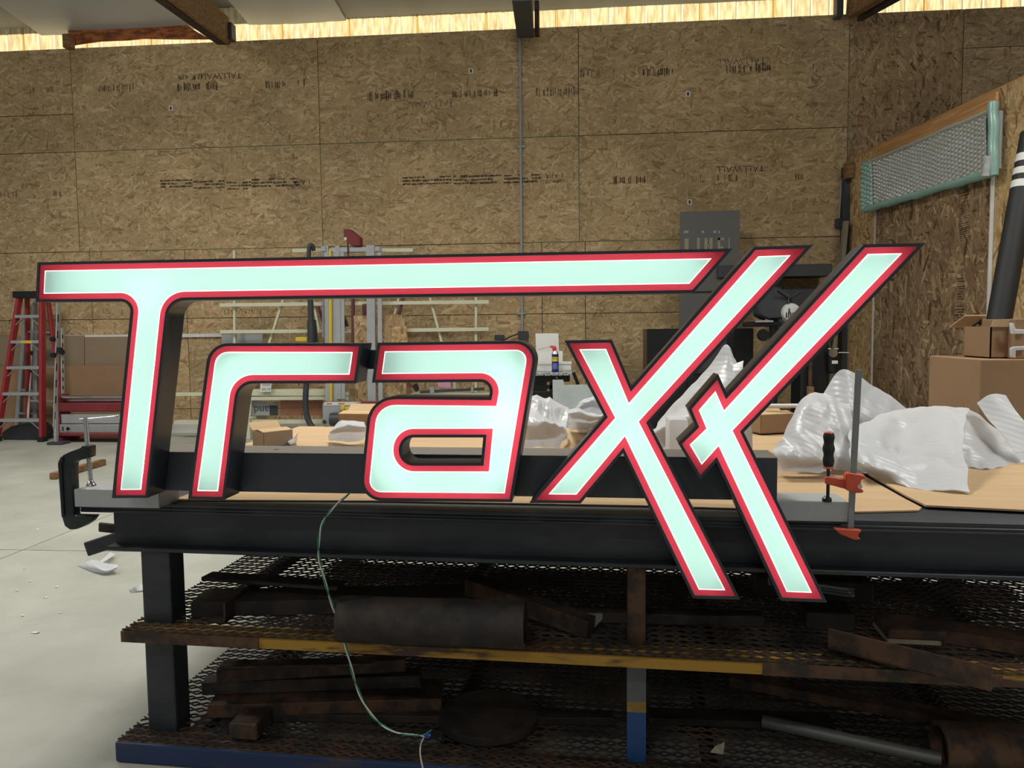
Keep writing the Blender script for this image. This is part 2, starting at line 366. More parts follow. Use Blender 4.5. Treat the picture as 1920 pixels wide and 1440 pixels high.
# green-sealed joint edges
for x0, x1, z in ((-6.1, -3.1, 3.475), (-3.0, 0.0, 3.475), (-0.6, 1.8, 2.258), (-6.1, -3.1, 2.258)):
    obj('joint_seal', box(x0, x1, WY - .001, WY + .01, z - .0035, z + .0035), GREEN, wall)
for x, z0, z1 in ((-3.06, 2.27, 3.46), (-6.15, 2.27, 3.46), (0.022, 2.27, 3.46), (3.045, 2.4, 4.7)):
    obj('joint_seal', box(x - .0035, x + .0035, WY - .001, WY + .01, z0, z1), GREEN, wall)
obj('wall_foot_board', box(-9, 3.0, WY - .02, WY, 0.0, 0.11), WHITEP, wall)
# stamps inked on the boards
def bars(px0, px1, py0, py1, m, tall=True, dens=0.62, rows=1):
    a = W.Y(px0, py0, WY - .0012); b = W.Y(px1, py1, WY - .0012); V, Fc = [], []
    x0, x1, z0, z1 = a.x, b.x, b.z, a.z; x = x0
    for r in range(rows):
        zz0 = z0 + (z1 - z0) * (r + .12) / rows; zz1 = z0 + (z1 - z0) * (r + .88) / rows; x = x0
        while x < x1:
            w = random.uniform(.008, .02) if tall else random.uniform(.02, .10)
            if random.random() < dens:
                h0 = zz0 + (zz1 - zz0) * random.uniform(0, .25); h1 = zz1 - (zz1 - zz0) * random.uniform(0, .3)
                n = len(V); xe = min(x + w, x1 + .01); V += [(x, a.y, h0), (xe, a.y, h0), (xe, a.y, h1), (x, a.y, h1)]; Fc.append((n, n + 1, n + 2, n + 3))
            x += w + random.uniform(.004, .012)
    if V: obj('ink_stamp', (V, Fc), m, wall)
for a in ((330, 408, 152, 172), (486, 540, 150, 167), (558, 575, 146, 163), (36, 68, 160, 182), (83, 100, 160, 177), (185, 250, 154, 175), (334, 380, 140, 150),
          (100, 115, 353, 372), (0, 32, 356, 372), (685, 778, 168, 190), (848, 932, 166, 184), (1005, 1085, 160, 183), (1088, 1123, 127, 147), (1205, 1275, 124, 145),
          (1362, 1445, 118, 140), (1524, 1545, 117, 135), (1150, 1215, 328, 347), (1297, 1322, 326, 345), (1345, 1382, 325, 342), (1485, 1512, 322, 340)):
    bars(*a, INK1 if random.random() < .6 else INK2)
for a in ((300, 360, 336, 352), (362, 420, 338, 354), (425, 470, 340, 356), (472, 560, 334, 350), (755, 845, 330, 346), (850, 940, 328, 345), (945, 1012, 326, 343)):
    bars(*a, INK1, tall=False, rows=3, dens=.8)
def stamp(s, px, py, size, rot=pi, sx=1.0, m=INK1):
    p = W.Y(px, py, WY - .0012); return text('ink_stamp', s, size, m, facing(p.x, p.y, p.z, rot), wall, sx=sx)
stamp('1 APA', 566, 341, .085); stamp('NORBORD', 562, 351, .055, sx=1.2)
stamp('1 APA', 1040, 329, .085); stamp('NORBORD', 1039, 340, .055, sx=1.2)
stamp('TALLWALL', 412, 142, .10, pi, 1.1); stamp('TALLWALL', 1390, 114, .10, pi, 1.1, INK2); stamp('TALLWALL', 1388, 316, .10, pi, 1.1)
stamp('TALLWALL', 808, 195, .10, pi, 1.1, INK2); stamp('TALLWALL', 452, 583, .09, pi, 1.1, INK2)
for px, py in ((320, 203), (883, 133), (1290, 176), (1293, 379)):      # small stickers
    p = W.Y(px, py, WY - .002); s = obj('paper_sticker', box(p.x - .025, p.x + .025, WY - .002, WY - .0002, p.z - .03, p.z + .03), WHITEP, wall)
    obj('sticker_print', box(p.x - .012, p.x + .012, WY - .003, WY - .0021, p.z - .02, p.z + .02), INKK, s)

# clear strip above the wall: corrugated translucent sheets with lumber behind
CLEAR = sheet('yellowed_clear_panel', (0.95, 0.80, 0.48), (0.72, 0.62, 0.42), 0.12, grain=(30, 1, 6))
CLEARD = sheet('clear_panel_over_stud', (0.80, 0.52, 0.16), (0.6, 0.42, 0.2), 0.15)
CLEARB = sheet('clear_panel_rib', (1.0, 0.90, 0.62), (0.8, 0.7, 0.5), 0.05)
strip = thing('window_1', kind='structure')
sx0 = -9.4; pit = 0.208; k = 0
while sx0 + k * pit < 9:
    x = sx0 + k * pit; y = WY + .20
    obj('clear_panel_flat', ([(x + .03, y, 4.55), (x + pit, y, 4.55), (x + pit, y, 5.6), (x + .03, y, 5.6)], [(0, 1, 2, 3)]), CLEAR, strip)
    m = CLEARD if k % 4 == 0 else CLEARB
    obj('clear_panel_rib', ([(x, y, 4.55), (x + .006, y - .018, 4.55), (x + .024, y - .018, 4.55), (x + .03, y, 4.55), (x, y, 5.6), (x + .006, y - .018, 5.6), (x + .024, y - .018, 5.6), (x + .03, y, 5.6)],
        [(0, 1, 5, 4), (1, 2, 6, 5), (2, 3, 7, 6)]), m, strip)
    k += 1
# roof: insulation blankets under the sheeting
roof = thing('ceiling', kind='structure')
obj('roof_deck', ([(-14, 9.62, 5.16), (10, 9.62, 5.16), (10, -6, 6.9), (-14, -6, 6.9), (-14, 9.62, 5.22), (10, 9.62, 5.22), (10, -6, 6.96), (-14, -6, 6.96)],
    [(0, 1, 2, 3), (4, 7, 6, 5), (0, 4, 5, 1), (1, 5, 6, 2), (2, 6, 7, 3), (3, 7, 4, 0)]), INSD, roof)
def blanket(x0, x1, ze, m, sag=.03, yend=5.0, zend=5.45, y0=9.36):
    n = 8; rows = []
    for j in range(7):
        t = j / 6; yy = y0 + (yend - y0) * t
        rows.append([Vector((x0 + (x1 - x0) * i / n, yy, ze + (zend - ze) * t - sag * sin(pi * i / n) * (1 - .4 * t))) for i in range(n + 1)])
    return obj('insulation_sheet', loft(rows, 2, 2, .006, .02), m, roof, smooth=40)
blanket(-7.9, -6.62, 5.06, INSD, .0); blanket(-6.62, -4.25, 4.965, INS, .02); blanket(-3.95, -2.75, 4.975, INS, .01)
blanket(-2.80, -.66, 5.005, INSD, .0); blanket(-.50, 3.0, 4.985, INSD, .0); blanket(3.1, 6.5, 5.05, INSD, .0); blanket(-12, -7.9, 5.0, INS, .0)
# roof framing that comes down on the wall top
br = thing('trim_1', kind='structure')
def timber(p0, p1, w, h, m, name='roof_timber'): return obj(name, bar(p0, p1, w, h), m, br, bevel=.006)
a = W.Y(424, 58, 9.02); b = W.Y(335, -14, 7.4); b = a + (b - a) * 2.2
tb = timber(a, b, .09, .30, WOODD)
obj('timber_foot', bar(a + Vector((-.06, 0, -.13)), b + Vector((-.06, 0, -.14)), .10, .05), RUSTD, br)
d = (b - a).normalized(); up = Vector((0, 0, 1)); sd = d.cross(up).normalized(); u2 = sd.cross(d)
pl = []
for i in range(16):
    for j in range(6):
        c = a + d * (.25 + i * .05) + u2 * (-.10 + j * .04) + sd * .047
        pl.append(bar(c - d * .012, c + d * .012, .004, .012, u2))
obj('nail_plate_teeth', join(*pl), RUSTD, br, kind='stuff')
obj('plate_strap', bar(a + d * .22 + sd * .05 - u2 * .14, a + d * .22 + sd * .05 + u2 * .14, .012, .05, d), RUSTD, br)
p = W.Y(436, 62, 9.0); obj('bolt_plate', box(p.x - .05, p.x + .02, 8.93, 9.05, p.z - .09, p.z + .10), DARKG, br, bevel=.005)
a = W.Y(985, 45, 9.08); b = W.Y(978, -30, 7.6); timber(a, b, .19, .30, DARKG, 'rafter_end')
a = W.Y(1003, 40, 9.1); obj('rafter_bracket', box(a.x, a.x + .05, 9.02, 9.15, a.z - .16, a.z + .2), RUST, br, bevel=.004)
a = W.Y(1595, 14, 9.06); b = W.Y(1668, -30, 8.2); timber(a, b, .10, .22, WOODD)
obj('timber_foot', bar(a + Vector((.10, 0, -.05)), b + Vector((.10, 0, -.05)), .05, .20), RUSTD, br)
a = W.Y(1572, 14, 9.1); obj('rafter_bracket', box(a.x - .04, a.x + .03, 9.02, 9.15, a.z - .12, a.z + .25), DARKG, br, bevel=.004)
# torn brown facing hung in the strip
P = lambda x, y: (lambda q: (q.x, q.z))(W.Y(x, y, 9.27))
obj('torn_kraft_facing', prism([P(*q) for q in ((127, 48), (180, 46), (250, 44), (345, 42), (366, 58), (395, 74), (325, 74), (270, 73), (240, 76), (190, 78), (160, 82), (136, 86), (131, 70))], 9.255, 9.275), KRAFT,
    label='torn rust-brown kraft facing hanging in the clear strip above the wall', cat='insulation')
a = W.Y(130, 79, 9.16); obj('wall_top_block', box(a.x - .05, a.x + .04, 9.1, 9.21, a.z - .08, a.z + .08), WOODD, br, bevel=.004)
# timber cleat where the partition meets the back wall
# ================================================================ PARTITION (right)
pa = W.Z(1592, 303, 3.08); pb = W.Z(1920, 150, 3.08)
pd = (pb - pa); pyaw = atan2(pd.y, pd.x)
PF = Frame((pa.x, pa.y, 0), pyaw)             # local x runs toward the camera, local +y is the far side
part = thing('wall_right', kind='structure', fr=PF)
PL = (pb - pa).length
def pu(x, y): return PF.Y(x, y, 0)
def pbx(name, u0, u1, z0, z1, m, t=.014, v=0.0, parent=part, bevel=0, **k): return obj(name, box(u0, u1, v - t, v, z0, z1), m, parent, PF, bevel=bevel, **k)
uD0 = pu(1646, 500).x; uD1 = pu(1860, 500).x
obj('stud_frame', box(0.02, PL + 3, .0001, .12, 0, 3.05), WOOD, part, PF)
pbx('strand_board_panel', 0.02, uD0 - .02, 0.01, 3.08, OSBY)
pbx('strand_board_panel', uD1 + .03, uD1 + 1.25, 0.01, 3.10, OSBY); pbx('strand_board_panel', uD1 + 1.256, PL + 3, 0.01, 3.10, OSBY)
pbx('header_board', uD0 - .02, uD1 + .03, 2.84, 3.075, WOOD, .035)
pbx('top_plate', 0, PL + 3, 3.10, 3.135, WOOD, .02, .06)
door = thing('door_1', kind='structure', fr=PF, loc=(uD0, 0, 0))
obj('door_leaf', box(uD0, uD1, -.03, -.0, 0.02, 2.83), OSBD, door, PF, bevel=.002)
for u in (uD0 - .012, uD1 + .014): obj('door_stop', box(u - .006, u + .006, -.04, 0, 0.02, 2.83), WHITEP, door, PF)
h0 = PF.Y(1836, 604, -.04); h1 = PF.Y(1836, 640, -.04)
hp = [(h0.x, -.03, h0.z), (h0.x, -.07, h0.z - .01), (h0.x - .02, -.085, h0.z - .05), (h0.x - .02, -.085, h1.z + .05), (h0.x, -.07, h1.z + .01), (h0.x, -.03, h1.z)]
obj('door_pull', tube(spline(hp, 4), .012, 8), BLACKP, door, PF, smooth=50)
for z in (h0.z + .012, h1.z - .012): obj('pull_plate', box(h0.x - .018, h0.x + .018, -.036, -.03, z - .035, z + .035), BLACKP, door, PF, bevel=.004)
def vbars(px, py0, py1, w, m, v, par, n=14):
    a = PF.Y(px, py0, v); b = PF.Y(px, py1, v); V, Fc = [], []
    for i in range(n):
        z = b.z + (a.z - b.z) * (i + random.uniform(.1, .4)) / n; hh = (a.z - b.z) / n * random.uniform(.25, .5); x0 = a.x - w / 2 * random.uniform(.5, 1); x1 = a.x + w / 2 * random.uniform(.5, 1)
        k = len(V); V += [(x0, v, z), (x1, v, z), (x1, v, z + hh), (x0, v, z + hh)]; Fc.append((k, k + 1, k + 2, k + 3))
    obj('ink_stamp', (V, Fc), m, par, PF)
for px, y0, y1, w_ in ((1811, 330, 372, .12), (1809, 376, 410, .15), (1808, 416, 452, .15), (1802, 520, 562, .12), (1800, 572, 618, .15), (1796, 660, 700, .16), (1794, 704, 730, .2), (1792, 738, 772, .14)):
    vbars(px, y0, y1, w_, INKD, -.0312, door, 9)
# upright stamps on the upper wall sheets
for px in (1666, 1671, 1676, 1683): bars(px, px + 2.5, 38, 96, INK2, rows=22)
bars(1664, 1684, 98, 128, INK2, rows=4)
# dark strip painted for the corner gap's shade, then a timber block
pcut = W.Y(1586, 372, 9.12); obj('corner_gap_shade', box(pcut.x - .03, pcut.x + .05, 9.06, WY - .001, 0.0, 3.02), DARKG, kind='structure').name = 'trim_2'
pcut = W.Y(1586, 318, 9.0); obj('trim_3', box(pcut.x - .01, pcut.x + .08, 8.95, 9.05, pcut.z - .10, pcut.z + .07), WOODD, bevel=.004, kind='structure')

# ================================================================ WORK TABLE
ZT = 0.76
ta = W.Z(320, 945, ZT); tb_ = W.Z(1920, 983, ZT)
TF = Frame((ta.x, ta.y, 0), atan2(tb_.y - ta.y, tb_.x - ta.x))   # local x along the front edge, y toward the back
UL = TF.Y(200, 1000, 0.02).x; UR = 3.0; VD = 1.72
table = thing('steel_work_table', 'long black steel welding table with two mesh shelves under the lit sign', 'table', (1.2, .6, 0), TF)
def T(name, vf, m, par=table, **k): return obj(name, vf, m, par, TF, **k)
T('table_plate', box(TF.Y(150, 955, 0.0).x, UR, .002, VD, ZT - .012, ZT - .0005), STEEL, bevel=.001)
zb = TF.Y(700, 1052, 0.0).z                      # underside of the front beam
fl = TF.Y(150, 955, 0.0).x
T('beam_web', box(UL, UR, .055, .066, zb + .012, ZT - .022), STEEL)
T('beam_top_flange', box(fl, UR, .0, .11, ZT - .0205, ZT - .0125), STEEL, bevel=.002)
T('flange_lip', box(fl, UR, .0, .108, ZT - .030, ZT - .0206), STEEL, bevel=.002)
pt_ = TF.Z(107, 957, ZT - .02)
T('plate_tab', prism([(pt_.x, .03), (fl + .002, .03), (fl + .002, .11), (pt_.x + .03, .10)], ZT - .0205, ZT - .0125, 'z'), STEEL)
T('beam_bottom_flange', box(UL - .0, UR, .012, .11, zb, zb + .012), STEEL, bevel=.002)
T('back_beam', box(UL, UR, VD - .1, VD, zb, ZT - .0125), STEEL, bevel=.003)
T('end_beam', box(UL + .02, UL + .09, .36, VD - .1, zb, ZT - .0125), STEEL, bevel=.003)
u0 = TF.Y(266, 1100, .03).x; u1 = TF.Y(320, 1100, .03).x
um0 = TF.Y(1176, 1130, .04).x; um1 = TF.Y(1211, 1130, .04).x
zr = TF.Y(319, 1179, 0.0).z; zr1 = TF.Y(319, 1199, 0.0).z; ur = TF.Y(243, 1190, 0.0).x
zq = TF.Y(230, 1382, -.01).z; zq1 = TF.Y(230, 1418, -.01).z; uq = TF.Y(228, 1400, -.01).x
lw = u1 - u0
for u, w, m, v in ((u0, lw, STEEL, .03), (um0, um1 - um0, RUST, .04), (u0, lw, STEEL, VD - .1), (um0, um1 - um0, STEEL, VD - .1), (UR - .3, .08, STEEL, .03), (UR - .3, .08, STEEL, VD - .1)):
    lg = T('leg', box(u, u + w, v, v + .075, 0.006, zb - .0005), m, bevel=.006, seg=2)
    obj('foot_plate', box(u - .02, u + w + .02, v - .02, v + .095, 0.0, 0.006), STEEL, lg, TF)
lgp = TF.Y(1190, 1340, .04)
T('leg_paint_band', box(um0 - .0008, um1 + .0008, .0392, .1158, zq + .003, TF.Y(1190, 1335, .04).z), mat('blue_leg_paint', (34, 74, 128), .5, var=.1))
T('leg_paint_band', box(um0 - .0008, um1 + .0008, .0392, .1158, TF.Y(1190, 1335, .04).z, TF.Y(1190, 1316, .04).z), mat('ochre_leg_paint', (150, 116, 52), .6, var=.3, scale=30))
T('leg_paint_band', box(um0 - .0008, um1 + .0008, .0392, .1158, TF.Y(1190, 1316, .04).z, zr1 - .003), mat('grey_leg_paint', (92, 96, 98), .6, var=.2, scale=20))
# middle rail: angle iron, rust with worn yellow
T('shelf_rail', join(box(ur, UR, -.03, -.024, zr1, zr), box(ur, UR, -.03, .045, zr - .005, zr)), [YRUST], bevel=.001)
T('rail_end_cap', box(ur - .004, TF.Y(330, 1190, -.031).x + .25, -.034, -.0301, zr1, zr), RUST)
T('rail_end_cap', box(TF.Y(1430, 1225, -.031).x, TF.Y(1880, 1240, -.031).x, -.034, -.0301, zr1, zr), RUST)
T('shelf_rail', join(box(ur, UR, VD - .02, VD, zr1, zr), box(ur, UR, VD - .08, VD, zr - .005, zr)), RUST)
T('bottom_rail', box(uq, UR, -.04, .06, zq1, zq), BLUEP, bevel=.006, seg=2)
T('rail_top_rust', box(uq + .01, UR, -.034, .058, zq, zq + .0012), RUST)
T('bottom_rail', box(uq, UR, VD - .08, VD, zq1, zq), BLUEP, bevel=.006)
for z0 in (zr - .012, zq - .012):
    for u in (u0 + .1, 0.75, 1.5, 2.25): T('shelf_bearer', box(u, u + .04, .06, VD - .08, z0 - .03, z0), RUSTD)
def expanded(u0, u1, v0, v1, z, pu=.075, pv=.036, w=.005, t=.003):
    V, Fc = [], []; n = int((u1 - u0) / (pu / 2)); m = int((v1 - v0) / pv)
    for j in range(m + 1):
        for s in (1, -1):
            b0 = len(V)
            for i in range(n + 1):
                u = u0 + i * pu / 2; v = v0 + j * pv + s * (pv / 4) * (1 if i % 2 == 0 else -1); dz = .002 if (i + (s > 0)) % 2 else 0
                V += [(u, v - w / 2, z + dz), (u, v + w / 2, z + dz), (u, v, z + t + dz + .002)]
            for i in range(n):
                a = b0 + i * 3; c = a + 3
                Fc += [(a, c, c + 1, a + 1), (a + 1, c + 1, c + 2, a + 2), (a + 2, c + 2, c, a)]
    return V, Fc
T('mesh_shelf', expanded(UL + .07, UR - .02, -.02, VD - .03, zr + .001), MESHM)
T('mesh_shelf', expanded(UL + .04, UR - .02, -.02, VD - .03, zq + .003), MESHM)
# cardboard laid over the table top
def tz(x, y, z): q = TF.Z(x, y, z); return (q.x, q.y)
ZC = ZT + .001
c1 = [tz(326, 939, ZC), tz(700, 941, ZC), tz(1200, 950, ZC), tz(1605, 962, ZC), tz(1722, 959, ZC), tz(1728, 954, ZC), tz(1690, 934, ZC), tz(1560, 860, ZC), tz(1500, 806, ZC), (tz(1460, 802, ZC)[0], VD - .02), (TF.Y(145, 955, 0.0).x - .06, VD - .02), (TF.Y(145, 955, 0.0).x - .03, .28), (tz(326, 939, ZC)[0], .27)]
obj('cardboard_sheet', prism(c1, ZC, ZC + .004, 'z'), CARD, None, TF, label='wide tan cardboard sheet covering the table top behind the sign', cat='cardboard')
c2 = [tz(1700, 936, ZC), tz(1736, 954, ZC), tz(1920, 963, ZC), (UR - .05, .05), (UR - .05, VD - .3), tz(1640, 850, ZC), tz(1570, 860, ZC)]
c2 = [(p[0], p[1]) for p in c2]
obj('cardboard_sheet', prism(c2, ZC + .005, ZC + .010, 'z'), CARD, None, TF, label='creased cardboard sheet with cut front edge right of the orange clamp', cat='cardboard')
q0 = TF.Z(555, 803, ZC + .006); q1 = TF.Z(508, 812, ZC + .006)

# ================================================================ THE SIGN
blf = W.Z(298, 953, ZT)                      # front lower corner of the left support tube
SF = Frame((blf.x, blf.y, 0), radians(-2.4))
RET = 0.078; VF = -RET - .001                # returns and face plane (mounting plane is v = 0)
sp = lambda x, y, v=VF: (lambda q: (q.x, q.z))(SF.Y(x, y, v))
def rounded(pts):
    """pixel outline with corner radii in pixels -> dense outline in sign coordinates (metres)"""
    n = len(pts); out = []
    for i, q in enumerate(pts):
        p = Vector(q[:2]); r = q[2] if len(q) > 2 else 0
        if not r: out.append(p); continue
        a = (Vector(pts[i - 1][:2]) - p).normalized(); b = (Vector(pts[(i + 1) % n][:2]) - p).normalized()
        th = math.acos(max(-1, min(1, a.dot(b)))); t = r / math.tan(th / 2)
        s, e = p + a * t, p + b * t; c = p + (a + b).normalized() * (r / sin(th / 2))
        a0 = atan2(s.y - c.y, s.x - c.x); a1 = atan2(e.y - c.y, e.x - c.x); da = (a1 - a0 + pi) % (2 * pi) - pi
        for k in range(11): out.append(Vector((c.x + r * cos(a0 + da * k / 10), c.y + r * sin(a0 + da * k / 10))))
    return [Vector(sp(v.x, v.y)) for v in out]
def area(p): return sum(p[i - 1].x * p[i].y - p[i].x * p[i - 1].y for i in range(len(p))) / 2
def inset(p, d):
    """move a counter-clockwise outline inward by d (mitred)"""
    n = len(p); out = []
    for i in range(n):
        e0 = (p[i] - p[i - 1]).normalized(); e1 = (p[(i + 1) % n] - p[i]).normalized()
        n0 = Vector((-e0.y, e0.x)); n1 = Vector((-e1.y, e1.x)); b = n0 + n1
        k = max(0.25, (1 + n0.dot(n1)))
        out.append(p[i] + b * (d / k))
    return out
LETTERS = [
    ('T', [[(72.5, 492.5), (1372.5, 466.8), (1300, 549), (318, 563, 33), (278, 932.5), (212, 933), (248.5, 564.5, 19), (69, 566)]],
        [[(100, 529), (1325, 506)], [(280, 545), (249, 914)]]),
    ('r', [[(394, 644, 40), (679.5, 644), (668.7, 718), (449, 718.5, 30), (422, 936), (354.5, 935)]],
        [[(650, 681), (440, 682), (420, 700), (412, 740), (390, 916)]]),
    ('a', [[(708.7, 643), (1010, 639, 36), (960, 940.5), (674.5, 937.5, 38), (694, 743, 52), (917.5, 745), (923, 715.5, 18), (698.7, 717)],
           [(907, 819.5), (902.5, 868), (751, 868, 23.5), (755, 819.5, 23.5)]],
        [[(735, 680), (955, 679), (965, 700), (958, 782)], [(735, 782), (958, 782), (932, 905), (725, 905), (716, 800), (735, 782)]]),
    ('x', [[(1059.3, 638.8), (1147.5, 637.5), (1184, 725), (1413.7, 463.8), (1522.5, 460), (1217.5, 793), (1387, 1123), (1299.4, 1120.5), (1168, 848), (1088.7, 943), (993.7, 942), (1133.7, 781)]],
        [[(1108, 655), (1175, 787), (1340, 1105)], [(1458, 478), (1208, 750)], [(1146, 820), (1042, 926)]]),
    ('x', [[(1618.7, 459), (1733, 456.5), (1393.6, 810), (1549.4, 1128.3), (1463.3, 1124.7), (1342.5, 866), (1312.5, 899), (1272, 831), (1304.5, 799.5), (1290.5, 766), (1346, 702), (1362.5, 739)]],
        [[(1674, 473), (1378, 768)], [(1328, 730), (1345, 800), (1510, 1110)], [(1288, 832), (1318, 815)]]),
]
BRET = mat('gloss_black_return', (44, 48, 57), 0.30, 0.0, var=0.05, scale=3)
TRIM = mat('black_trim_cap', (46, 48, 56), 0.4, 0.0, var=0.04)  # black lifted bluish; haze round the lit faces put into the colour
LINER = mat('white_can_interior', (196, 200, 200), 0.7, var=0.02)
FACE = sheet('white_acrylic_face', (0.70, 0.97, 0.865), (0.75, 0.82, 0.80), 0.10)
REDV = sheet('red_vinyl_border', (1.0, 0.075, 0.12), (0.62, 0.05, 0.07), 0.22)
EDGE = emit('acrylic_edge_glow', (1.0, 0.99, 0.92), 0.95)  # edge emits by itself, standing for LED light leaking round the face
LED = emit('led_strip', (0.86, 1.0, 0.95), 8.2)
names = {0: ('channel letter T with long swept bar, lit white with red outline', 'T'), 1: ('lowercase channel letter r, lit white with red outline, beside the T stem', 'r'),
         2: ('lowercase channel letter a with slot counter, lit white with red outline', 'a'),
         3: ('first crossing channel letter x, lit white with red outline, next to the a', 'x'), 4: ('last channel letter x with notched short arm, lit white with red outline', 'x')}
for li, (ch, loops, leds) in enumerate(LETTERS):
    outl = []
    for k, lp in enumerate(loops):
        p = rounded(lp); ccw = area(p) > 0
        if ccw != (k == 0): p.reverse()
        outl.append(p)
    c = outl[0]; cx = sum(v.x for v in c) / len(c)
    base = thing('channel_letter', names[li][0], 'sign letter', (cx, -RET / 2, min(v.y for v in c)), SF, 'lit channel letters on the raceway')
    def S(name, vf, m, **k): return obj(name, vf, m, base, SF, **k)
    def ring(d0, d1, v0, v1=None):
        V, Fc = [], []
        for p in outl:
            a, b = inset(p, d0), inset(p, d1); n = len(a); o = len(V); v1_ = v0 if v1 is None else v1
            V += [(q.x, v0, q.y) for q in a] + [(q.x, v1_, q.y) for q in b]
            Fc += [(o + i, o + (i + 1) % n, o + (i + 1) % n + n, o + i + n) for i in range(n)]
        return V, Fc
    def plate(d, v):
        lps = [[Vector((q.x, q.y, 0)) for q in inset(p, d)] for p in outl]
        tri = tessellate_polygon(lps); V = [(q.x, v, q.y) for l in lps for q in l]
        return V, [tuple(t) for t in tri]
    S('return', join(ring(0, 0, -RET, 0), ring(.0025, .0025, -RET + .001, 0), ring(0, .0025, -RET), ring(0, .0025, 0)), BRET)
    S('can_liner', ring(.0035, .0035, -RET + .002, -.001), LINER)
    S('back_panel', plate(.003, -.0008), LINER)
    S('trim_cap', join(ring(-.0006, .0065, VF - .004), ring(-.0006, -.0006, VF - .004, VF + .006), ring(.0065, .0065, VF - .004, VF)), TRIM)
    S('red_border', ring(.0066, .0215, VF - .001), REDV)
    S('acrylic_edge', join(ring(.0216, .0236, VF - .0032), ring(.0216, .0216, VF - .0032, VF - .0010)), EDGE)
    S('face', plate(.0236, VF - .0032), FACE)
    for l in leds:
        pts = [SF.Y(x, y, VF) for x, y in l]
        for a, b in zip(pts[:-1], pts[1:]):
            a = Vector((a.x, -.031, a.z)); b = Vector((b.x, -.031, b.z))
            S('led_strip', bar(a, b, .006, .003, (0, -1, 0)), LED)
# raceway behind the letters and its two support tubes
RACE = mat('satin_black_raceway', (54, 60, 68), 0.42, 0.0, var=0.06, scale=4)  # lighter than plain black to carry the haze near the sign
RACET = mat('raceway_lit_top', (120, 114, 106), 0.5, 0.3, var=0.05)  # top of the same black box, its lit tone painted into the colour
zt2 = ZT + .0505; rz1 = SF.Y(700, 851, .0).z
ua = SF.Y(236, 900, 0).x; ub = SF.Y(1458, 880, .0).x
RD = .125
race = thing('raceway', 'long black metal raceway box running behind the letters', 'raceway', ((ua + ub) / 2, RD / 2, zt2), SF)
obj('raceway_body', box(ua, ub, .001, RD, zt2, rz1 - .0021), RACE, race, SF, bevel=.0015)
obj('raceway_lit_top', box(ua, ub, .001, RD, rz1 - .002, rz1), RACET, race, SF)
# tie plate between r and a
q0 = SF.Y(672, 652, 0); q1 = SF.Y(708, 692, 0)
obj('letter_tie_plate', box(q0.x - .04, q1.x + .05, .0005, .03, q1.z, q0.z - .006), RACE, race, SF, bevel=.001)
q0 = SF.Z(518, 843, rz1); obj('vent_slot', box(q0.x - .006, q0.x + .006, q0.y - .003, q0.y + .003, rz1, rz1 + .0006), BLACKP, race, SF)
def support_tube(u0, u1, v0, label):
    t = thing('support_tube', label, 'tube', ((u0 + u1) / 2, v0 + .05, ZT), SF, 'aluminium tubes clamped under the raceway')
    w = .004
    obj('tube_wall', join(box(u0, u1, v0, v0 + w, ZT, ZT + .0495), box(u0, u1, v0 + .102 - w, v0 + .102, ZT, ZT + .0495), box(u0, u1, v0 + w, v0 + .102 - w, ZT, ZT + w), box(u0, u1, v0 + w, v0 + .102 - w, ZT + .0495 - w, ZT + .0495)), ALUM, t, SF)
    for u in (u0, u1): obj('tube_end_cap', box(u - .001, u + .001, v0 + .001, v0 + .101, ZT + .001, ZT + .0485), GREYP, t, SF)
    return t
tl0 = SF.Y(140, 935, 0).x
tubeL = support_tube(tl0, 0.0, .0, 'brushed aluminium tube under the T, held by the black C-clamp')
tr0 = SF.Y(1400, 950, 0).x; tr1 = SF.Y(1590, 955, 0).x
tubeR = support_tube(tr0, tr1, .002, 'brushed aluminium tube held by the orange bar clamp')
# ---------------------------------------------------------------- C-clamp (left)
ccv = .05
cp = lambda x, y: (lambda q: (q.x, q.z))(SF.Y(x, y, ccv))
cc = thing('c_clamp', 'black cast-iron C-clamp gripping the tube at the left table end', 'clamp', (cp(150, 985)[0], ccv, cp(150, 985)[1]), SF)
oc = [(118, 864), (124, 852), (136, 846), (158, 838), (160, 834), (174, 835), (174, 856), (163, 860), (148, 863), (142, 868), (141, 885), (145, 965), (182, 966), (175, 976), (162, 985), (150, 990), (138, 991), (128, 984), (123, 968)]
obj('clamp_frame', prism([cp(*q) for q in oc], ccv - .016, ccv + .016), CASTB, cc, SF, bevel=.004, seg=2, smooth=45)
obj('frame_rib', prism([cp(*q) for q in ((117, 866), (123, 853), (128, 858), (124, 868), (129, 965), (124, 968))], ccv - .022, ccv + .022), CASTB, cc, SF, bevel=.003)
s0 = cp(160, 783); s1 = cp(170, 900)
obj('screw_shaft', tube([(s0[0], ccv, s0[1]), (cp(164, 836)[0], ccv, cp(164, 836)[1])], .0065, 14), CHROME, cc, SF, smooth=50)
thr = []
a = Vector((cp(165, 845)[0], ccv, cp(165, 845)[1])); b = Vector((s1[0], ccv, s1[1])); nth = 26
pts = [a + (b - a) * (i / (nth * 2)) for i in range(nth * 2 + 1)]
obj('screw_thread', tube(pts, [.0068 if i % 2 else .0055 for i in range(len(pts))], 14), CHROME, cc, SF)
zt_ = ZT + .0497
obj('swivel_pad', lathe([(.004, .016), (.007, .014), (.011, .006), (.014, .002), (.014, 0)], (s1[0] + .001, ccv, zt_), 18), CHROME, cc, SF, smooth=40)
hb0 = cp(152, 787); hb1 = cp(219, 781)
tb2 = obj('tommy_bar', tube([(hb0[0], ccv, hb0[1]), (hb1[0], ccv, hb1[1])], .0028, 10), CHROME, cc, SF, smooth=50)
